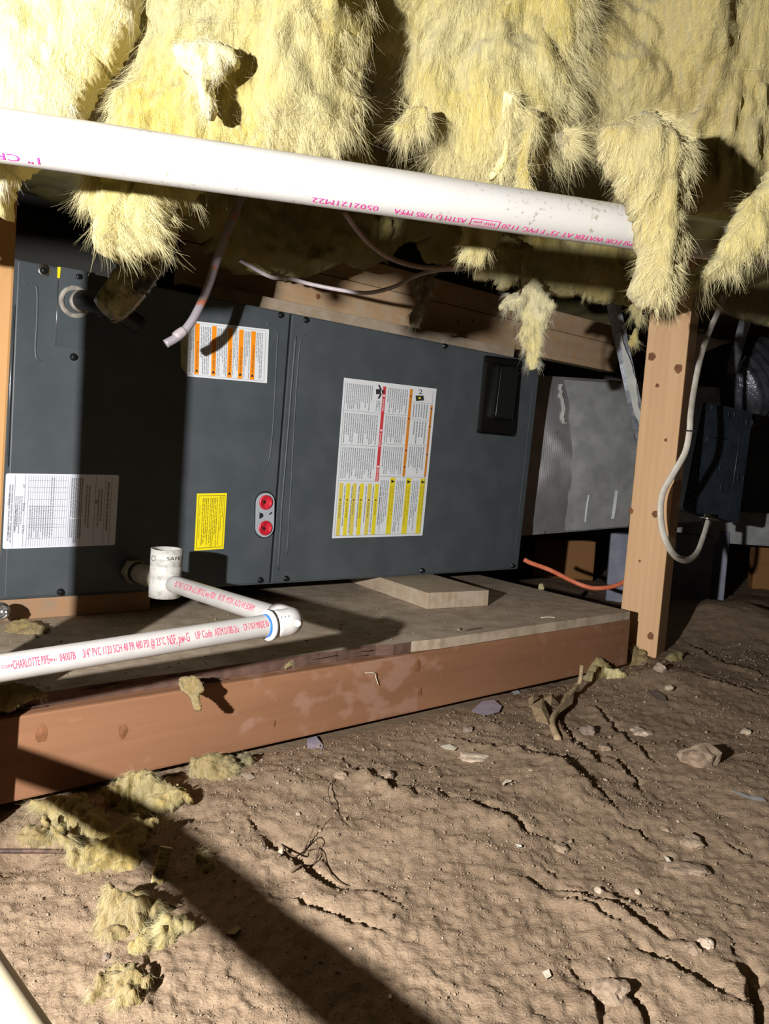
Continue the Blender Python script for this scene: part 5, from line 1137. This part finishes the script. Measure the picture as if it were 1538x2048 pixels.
rock('flat buff slab half buried below the timber middle', 952, 1516, 22, 'rock_pale', .3, 1.5, 19)
rock('round brown clod left of the first long fissure', 772, 1556, 14, 'rock', .8, 1, 20)
rock('grey rounded clod just under the timber at centre', 936, 1462, 10, 'rock_dark', .8, 1, 21)
rock('small clod beside the thin arched root', 680, 1555, 12, 'rock', .8, 1.1, 22)
rock('low mound-like clod at the right of the long fissure', 1210, 1498, 14, 'rock', .6, 1.0, 23)
rock('tan clod with a shadow near the lower fissures', 1122, 1700, 15, 'rock', .6, 1.0, 24)
rock('pale square-sided clod near the lower right', 1412, 1890, 15, 'rock_pale', .7, 1.0, 25)
rock('rounded brown clod left of the pale square-sided one', 1386, 1900, 16, 'rock', .6, 1.1, 26)
rock('cream pebble in the hollow beside the roots', 562, 1704, 7, 'rock_pale', .9, .8, 27)
rock('white pebble just right of the root tangle', 641, 1749, 7, 'rock_pale', .8, 1, 28)
rock('grey oval stone lying below the dusty torn insulation', 212, 1916, 10, 'rock_dark', .6, .7, 29)
rock('small stone on the dirt just left of the lower fissure', 1198, 1783, 9, 'rock_pale', .8, 1, 30)
rock('white oval pebble right of the lower fissure', 1275, 1786, 7, 'rock_pale', .8, .8, 31)
rock('pale clod near the top right edge of the soil', 1492, 1468, 10, 'rock_pale', .8, 1, 32)
rock('brown clod with flat top at the far right end of the soil', 1330, 1660, 9, 'rock', .6, 1, 33)
def chip(label, px, mat, T=.0025, name='wood_chip', cat='chip', seed=3):
    o = np.array(px, float); P = gpt(*o.mean(0)); V = []; k = len(px)
    for z in (.0035, .0008):
        for x, y in px: V.append(atz(x, y, P[2] + z + .0015 * ((x * 7 + y * 3) % 5) / 5))
    return tag(mesh_obj(name, V, [tuple(range(k)), tuple(reversed(range(k, 2 * k)))] + [(i, k + i, k + (i + 1) % k, (i + 1) % k) for i in range(k)], M[mat]), label, cat)
chip('long pale chip lying left of the flat buff slab', [(880, 1492), (900, 1488), (915, 1496), (908, 1501), (888, 1498)], 'bone')
chip('curved white bone-like chip above the middle fissure', [(1003, 1568), (1012, 1559), (1024, 1560), (1022, 1564), (1012, 1566), (1007, 1571)], 'bone')
chip('white shell chip standing on the low flat stone', [(1328, 1712), (1336, 1714), (1350, 1732), (1348, 1737), (1336, 1728)], 'bone')
chip('cream triangular chip at the lower centre right', [(1084, 1944), (1098, 1938), (1103, 1952), (1092, 1958)], 'bone')
chip('small pale chip beside the end of the middle fissure', [(1030, 1688), (1042, 1690), (1044, 1694), (1034, 1695)], 'bone')
chip('tan sliver near the right end of the shadow band', [(453, 1862), (474, 1850), (482, 1856), (470, 1868), (456, 1868)], 'leaf')
chip('thin reddish sliver inside the shadow band', [(338, 1808), (352, 1806), (368, 1810), (352, 1814)], 'leaf')
chip('tiny cream chip in the shadow band', [(776, 1990), (783, 1988), (783, 1996), (778, 1997)], 'bone')
chip('lavender plastic scrap lying under the right part of the timber', [(942, 1422), (965, 1402), (988, 1400), (1004, 1412), (998, 1424), (970, 1432)], 'lavender', name='plastic_scrap', cat='plastic')
chip('bluish plastic scrap poking out below the timber at centre left', [(614, 1478), (632, 1472), (646, 1490), (644, 1508), (628, 1500), (614, 1496)], 'lavender', name='plastic_scrap', cat='plastic')
chip('bright foil crumb under the timber left of the dry leaves', [(1022, 1382), (1034, 1378), (1042, 1386), (1030, 1390)], 'foilscrap', name='foil_scrap', cat='foil')
chip('twisted silver foil strip at the right edge of the soil', [(1464, 1580), (1480, 1584), (1500, 1592), (1524, 1594), (1534, 1602), (1510, 1601), (1486, 1594), (1466, 1584)], 'foilscrap', name='foil_scrap', cat='foil')
chip('dark flat scrap in the soil below the post', [(1296, 1384), (1312, 1378), (1330, 1390), (1334, 1402), (1316, 1400)], 'rock_dark', name='bark_scrap', cat='debris')
chip('buff mortar flake just below the timber, left of its middle', [(480, 1548), (500, 1545), (512, 1556), (496, 1562)], 'rock_pale', name='mortar_flake', cat='debris')
def twig(label, px, r, mat='root', name='dry_root', cat='root', lift=.002, group=None):
    P_ = [gpt(x, y, lift + (z if True else 0)) for x, y, z in px]; p = smooth_path(P_, 6)
    return tag(tube(name, M[mat], p, [r * (1 - .6 * i / len(p)) for i in range(len(p))], None, 6), label, cat, group)
twig('thin arched hair-like root standing left of the first fissure', [(668, 1562, 0), (656, 1590, .006), (660, 1620, .006), (672, 1640, .003), (696, 1658, 0)], .0007)
twig('dark root sticking up in the hollow', [(607, 1710, 0), (618, 1690, .006), (636, 1664, .016)], .0009)
twig('root lying across the hollow left to right', [(560, 1690, .001), (585, 1722, .003), (612, 1712, .004), (640, 1708, .003), (652, 1735, 0)], .0010)
twig('lowest thick dark root in the hollow', [(583, 1748, 0), (600, 1742, .004), (622, 1742, .004), (632, 1728, .004), (640, 1700, .002)], .0014)
twig('root trailing from the hollow to lower right', [(640, 1726, .002), (655, 1750, .003), (672, 1768, .002), (694, 1776, 0)], .0010)
twig('looped root at the centre of the hollow', [(600, 1725, 0), (618, 1698, .010), (634, 1705, .008), (628, 1735, 0)], .0008)
twig('straw on the front face of the timber middle', [(740, 1490, 0), (750, 1500, .002), (756, 1512, 0)], .0006, 'leaf', 'straw', 'straw')
# straws lying on the plywood / timber
def straw(label, A, B, z, r=.0008, mat='leaf'):
    p = smooth_path([atz(*A, z), (atz(*A, z) + atz(*B, z)) / 2 + np.array([0, 0, .001]), atz(*B, z)], 4); tag(tube('straw', M[mat], p, r, None, 6), label, 'straw')
straw('pale straw lying on the right part of the plywood', (1082, 1235), (1111, 1235), .1215, .0009, 'bone')
straw('thin twig lying near the seam side of the plywood', (930, 1262), (962, 1256), .1215, .0008, 'root')
p = smooth_path([atpl(730, 1346, TP + tn3 * .003, tn3), atpl(748, 1346, TP + tn3 * .006, tn3), atpl(752, 1356, TP + tn3 * .004, tn3), atpl(757, 1370, TP + tn3 * .003, tn3)], 5)
tag(tube('straw', M['bone'], p, .0007, None, 6), 'bent pale straw stuck to the front of the timber', 'straw')
# dry leaves and stem by the timber's right end
lf = thing('dry_plant', 'withered brown leaves on a stem leaning at the right end of the timber', 'plant', gpt(1112, 1470))
stp = smooth_path([gpt(1116, 1480), gpt(1104, 1448, .006), gpt(1128, 1420, .012), gpt(1152, 1392, .020), at(1160, 1362, gpt(1152, 1392)[1]), at(1164, 1330, gpt(1152, 1392)[1])], 6)
tube('stem', M['leaf'], stp, [.006 * (1 - .4 * i / len(stp)) for i in range(len(stp))], lf, 10)
def leafm(px, dz, parent):
    P = [gpt(x, y, dz + .004 * (i % 2)) for i, (x, y) in enumerate(px)]; c = np.mean(P, 0) + np.array([0, 0, .006]); k = len(P); V = P + [c] + [p - np.array([0, 0, .0012]) for p in P] + [c - np.array([0, 0, .0012])]
    mesh_obj('leaf', V, [(i, (i + 1) % k, k) for i in range(k)] + [(k + 1 + (i + 1) % k, k + 1 + i, 2 * k + 1) for i in range(k)] + [((i + 1) % k, i, k + 1 + i, k + 1 + (i + 1) % k) for i in range(k)], M['leaf'], parent)
leafm([(1060, 1420), (1084, 1410), (1098, 1440), (1096, 1462), (1072, 1450)], .008, lf); leafm([(1086, 1412), (1104, 1408), (1116, 1424), (1100, 1434)], .016, lf); leafm([(1130, 1398), (1148, 1394), (1144, 1420), (1118, 1444), (1112, 1430)], .012, lf)
leafm([(1056, 1404), (1070, 1396), (1078, 1402), (1066, 1416), (1058, 1424)], .006, lf); leafm([(1112, 1348), (1124, 1352), (1134, 1360), (1120, 1358)], .010, lf)
# brass piece and rod in the lower left
bp = thing('brass_fitting', 'small ridged brass piece standing in the soil beside the cream pile', 'metal piece', gpt(318, 1758))
P0 = gpt(312, 1762); Yb = P0[1]; A, B = at(305, 1758, Yb), at(322, 1692, Yb + .012); d = nrm(B - A); s = nrm(np.cross(d, CAM - A)); s = s if s[0] > 0 else -s; n = np.cross(s, d); n = n if n[1] < 0 else -n
H = np.linalg.norm(B - A); mw = basis(A, d, s, np.cross(d, s)); bm = bmesh.new(); bx(bm, (-.004, -.001, -.005), (H, .0115, .005), .001); bm_obj('plate', bm, M['brass'], bp, mw)
for i in range(5): box('ridge', M['brass'], (H * .35 + i * .0035, .0, -.0062), (H * .35 + i * .0035 + .0018, .0108, .0062), mw, .0003, bp, 1)
lathe('stamp_ring', M['rust'], [(0, .0042), (.0008, .0042), (.0008, .0028)], A + d * H * .18 + s * .0055 + n * .0052, n, bp, 18)
rod = [at(-60, 1702, .765), at(0, 1702, .765), at(70, 1702, .765), at(142, 1703, .77)]
tag(tube('metal_rod', M['rust'], rod, .0024, None, 10), 'thin rusty rod sticking in from the left edge above the soil', 'rod')
# chrome clamp end at the far left of the left block
cc = thing('pipe_clamp', 'shiny steel clamp end in front of the left wooden block', 'clamp', at(4, 1222, 1.17))
lathe('clamp_ring', M['bright'], [(0, .008), (0, .014), (.006, .0145), (.014, .013), (.014, .008), (.004, .0075)], at(-1, 1222, 1.17), nrm([.55, -.8, .1]), cc, 24)
lathe('bolt_head', M['bright'], [(0, .0045), (.004, .0045), (.005, .002)], at(13, 1224, 1.16), nrm([.2, -1, .2]), cc, 6)

# ------------------------------------------------------------------ pebbles and grit
pebs = [rock_mesh(200 + i, 1, .75, .6) for i in range(8)]; pm = []
for i, (V, Fs) in enumerate(pebs):
    me = bpy.data.meshes.new('pebble'); me.from_pydata([tuple(p) for p in V], [], Fs); me.update(); me.materials.append(M[('rock', 'rock', 'rock_pale', 'rock', 'rock_dark', 'rock', 'rock_pale', 'rock')[i]]); pm.append(me)
pr_rng = random.Random(5); cnt = 0
zones = [(520, 700, 1600, 1800, 70), (430, 900, 1480, 1620, 40), (900, 1530, 1400, 1700, 80), (0, 300, 1780, 2040, 30), (600, 1530, 1700, 2040, 60)]
for x0, x1, y0, y1, n in zones:
    for _ in range(n):
        x, y = pr_rng.uniform(x0, x1), pr_rng.uniform(y0, y1)
        P = gpt(x, y)
        if (np.array(P[:2]) - TA) @ TN < 0.012: continue
        r = min(pr_rng.lognormvariate(0.9, .45), 7) / F * P[1]; i = pr_rng.randrange(8)
        o = bpy.data.objects.new('pebble', pm[i]); COL.objects.link(o); o.location = (P[0], P[1], P[2] + r * .15); o.rotation_euler = (0, 0, pr_rng.uniform(0, 6)); o.scale = (r * pr_rng.uniform(.8, 1.4), r, r)
        WORLD[o.name] = Matrix.Identity(4); tag(o, 'small loose dirt pebble scattered on the soil', 'pebble', 'pebbles on the soil'); cnt += 1
# grit: uncountable crumbs
n = 70000; uu = rng.uniform(-.55, .55, n); yy = 0.45 * (2.4 / .45) ** rng.uniform(0, 1, n); xx = uu * yy
dens = fbm(xx * 6, yy * 6, o=3, s=90) + .25; keep = (rng.uniform(-.5, .6, n) < dens) & (((xx - TA[0]) * TN[0] + (yy - TA[1]) * TN[1]) > .01); xx, yy = xx[keep], yy[keep]; n = len(xx)
zz = ground_z(xx, yy); rr = yy / F * rng.lognormal(0.15, .5, n)
oc = np.array([[1, 0, 0], [0, 1, 0], [-1, 0, 0], [0, -1, 0], [0, 0, .8], [0, 0, -.8]], float); of = np.array([[0, 1, 4], [1, 2, 4], [2, 3, 4], [3, 0, 4], [1, 0, 5], [2, 1, 5], [3, 2, 5], [0, 3, 5]])
V = oc[None] * rr[:, None, None] * rng.uniform(.6, 1.4, (n, 6, 1)); a = rng.uniform(0, 6.3, n); ca, sa = np.cos(a)[:, None], np.sin(a)[:, None]
V = np.stack([V[..., 0] * ca - V[..., 1] * sa, V[..., 0] * sa + V[..., 1] * ca, V[..., 2]], -1) + np.stack([xx, yy, zz + rr * .2], -1)[:, None]
tag(mesh_obj('soil_grit', V.reshape(-1, 3), (of[None] + (np.arange(n) * 6)[:, None, None]).reshape(-1, 3), M['rock']), 'fine dirt crumbs and grit scattered over the crawlspace soil', 'grit', kind='stuff')
# crumbs on the plywood
n = 1200; aa = rng.uniform(-.25, 1.15, n); bb = rng.uniform(.03, .62, n); Pp = TP + td3 * aa[:, None] + tb3 * bb[:, None]; rr = rng.lognormal(-6.9, .45, n); 
V = oc[None] * rr[:, None, None] * rng.uniform(.6, 1.4, (n, 6, 1)) + np.stack([Pp[:, 0], Pp[:, 1], np.full(n, .1203)], -1)[:, None]
tag(mesh_obj('plywood_grit', V.reshape(-1, 3), (of[None] + (np.arange(n) * 6)[:, None, None]).reshape(-1, 3), M['rock']), 'small crumbs of dirt scattered on the plywood sheet', 'grit', kind='stuff')
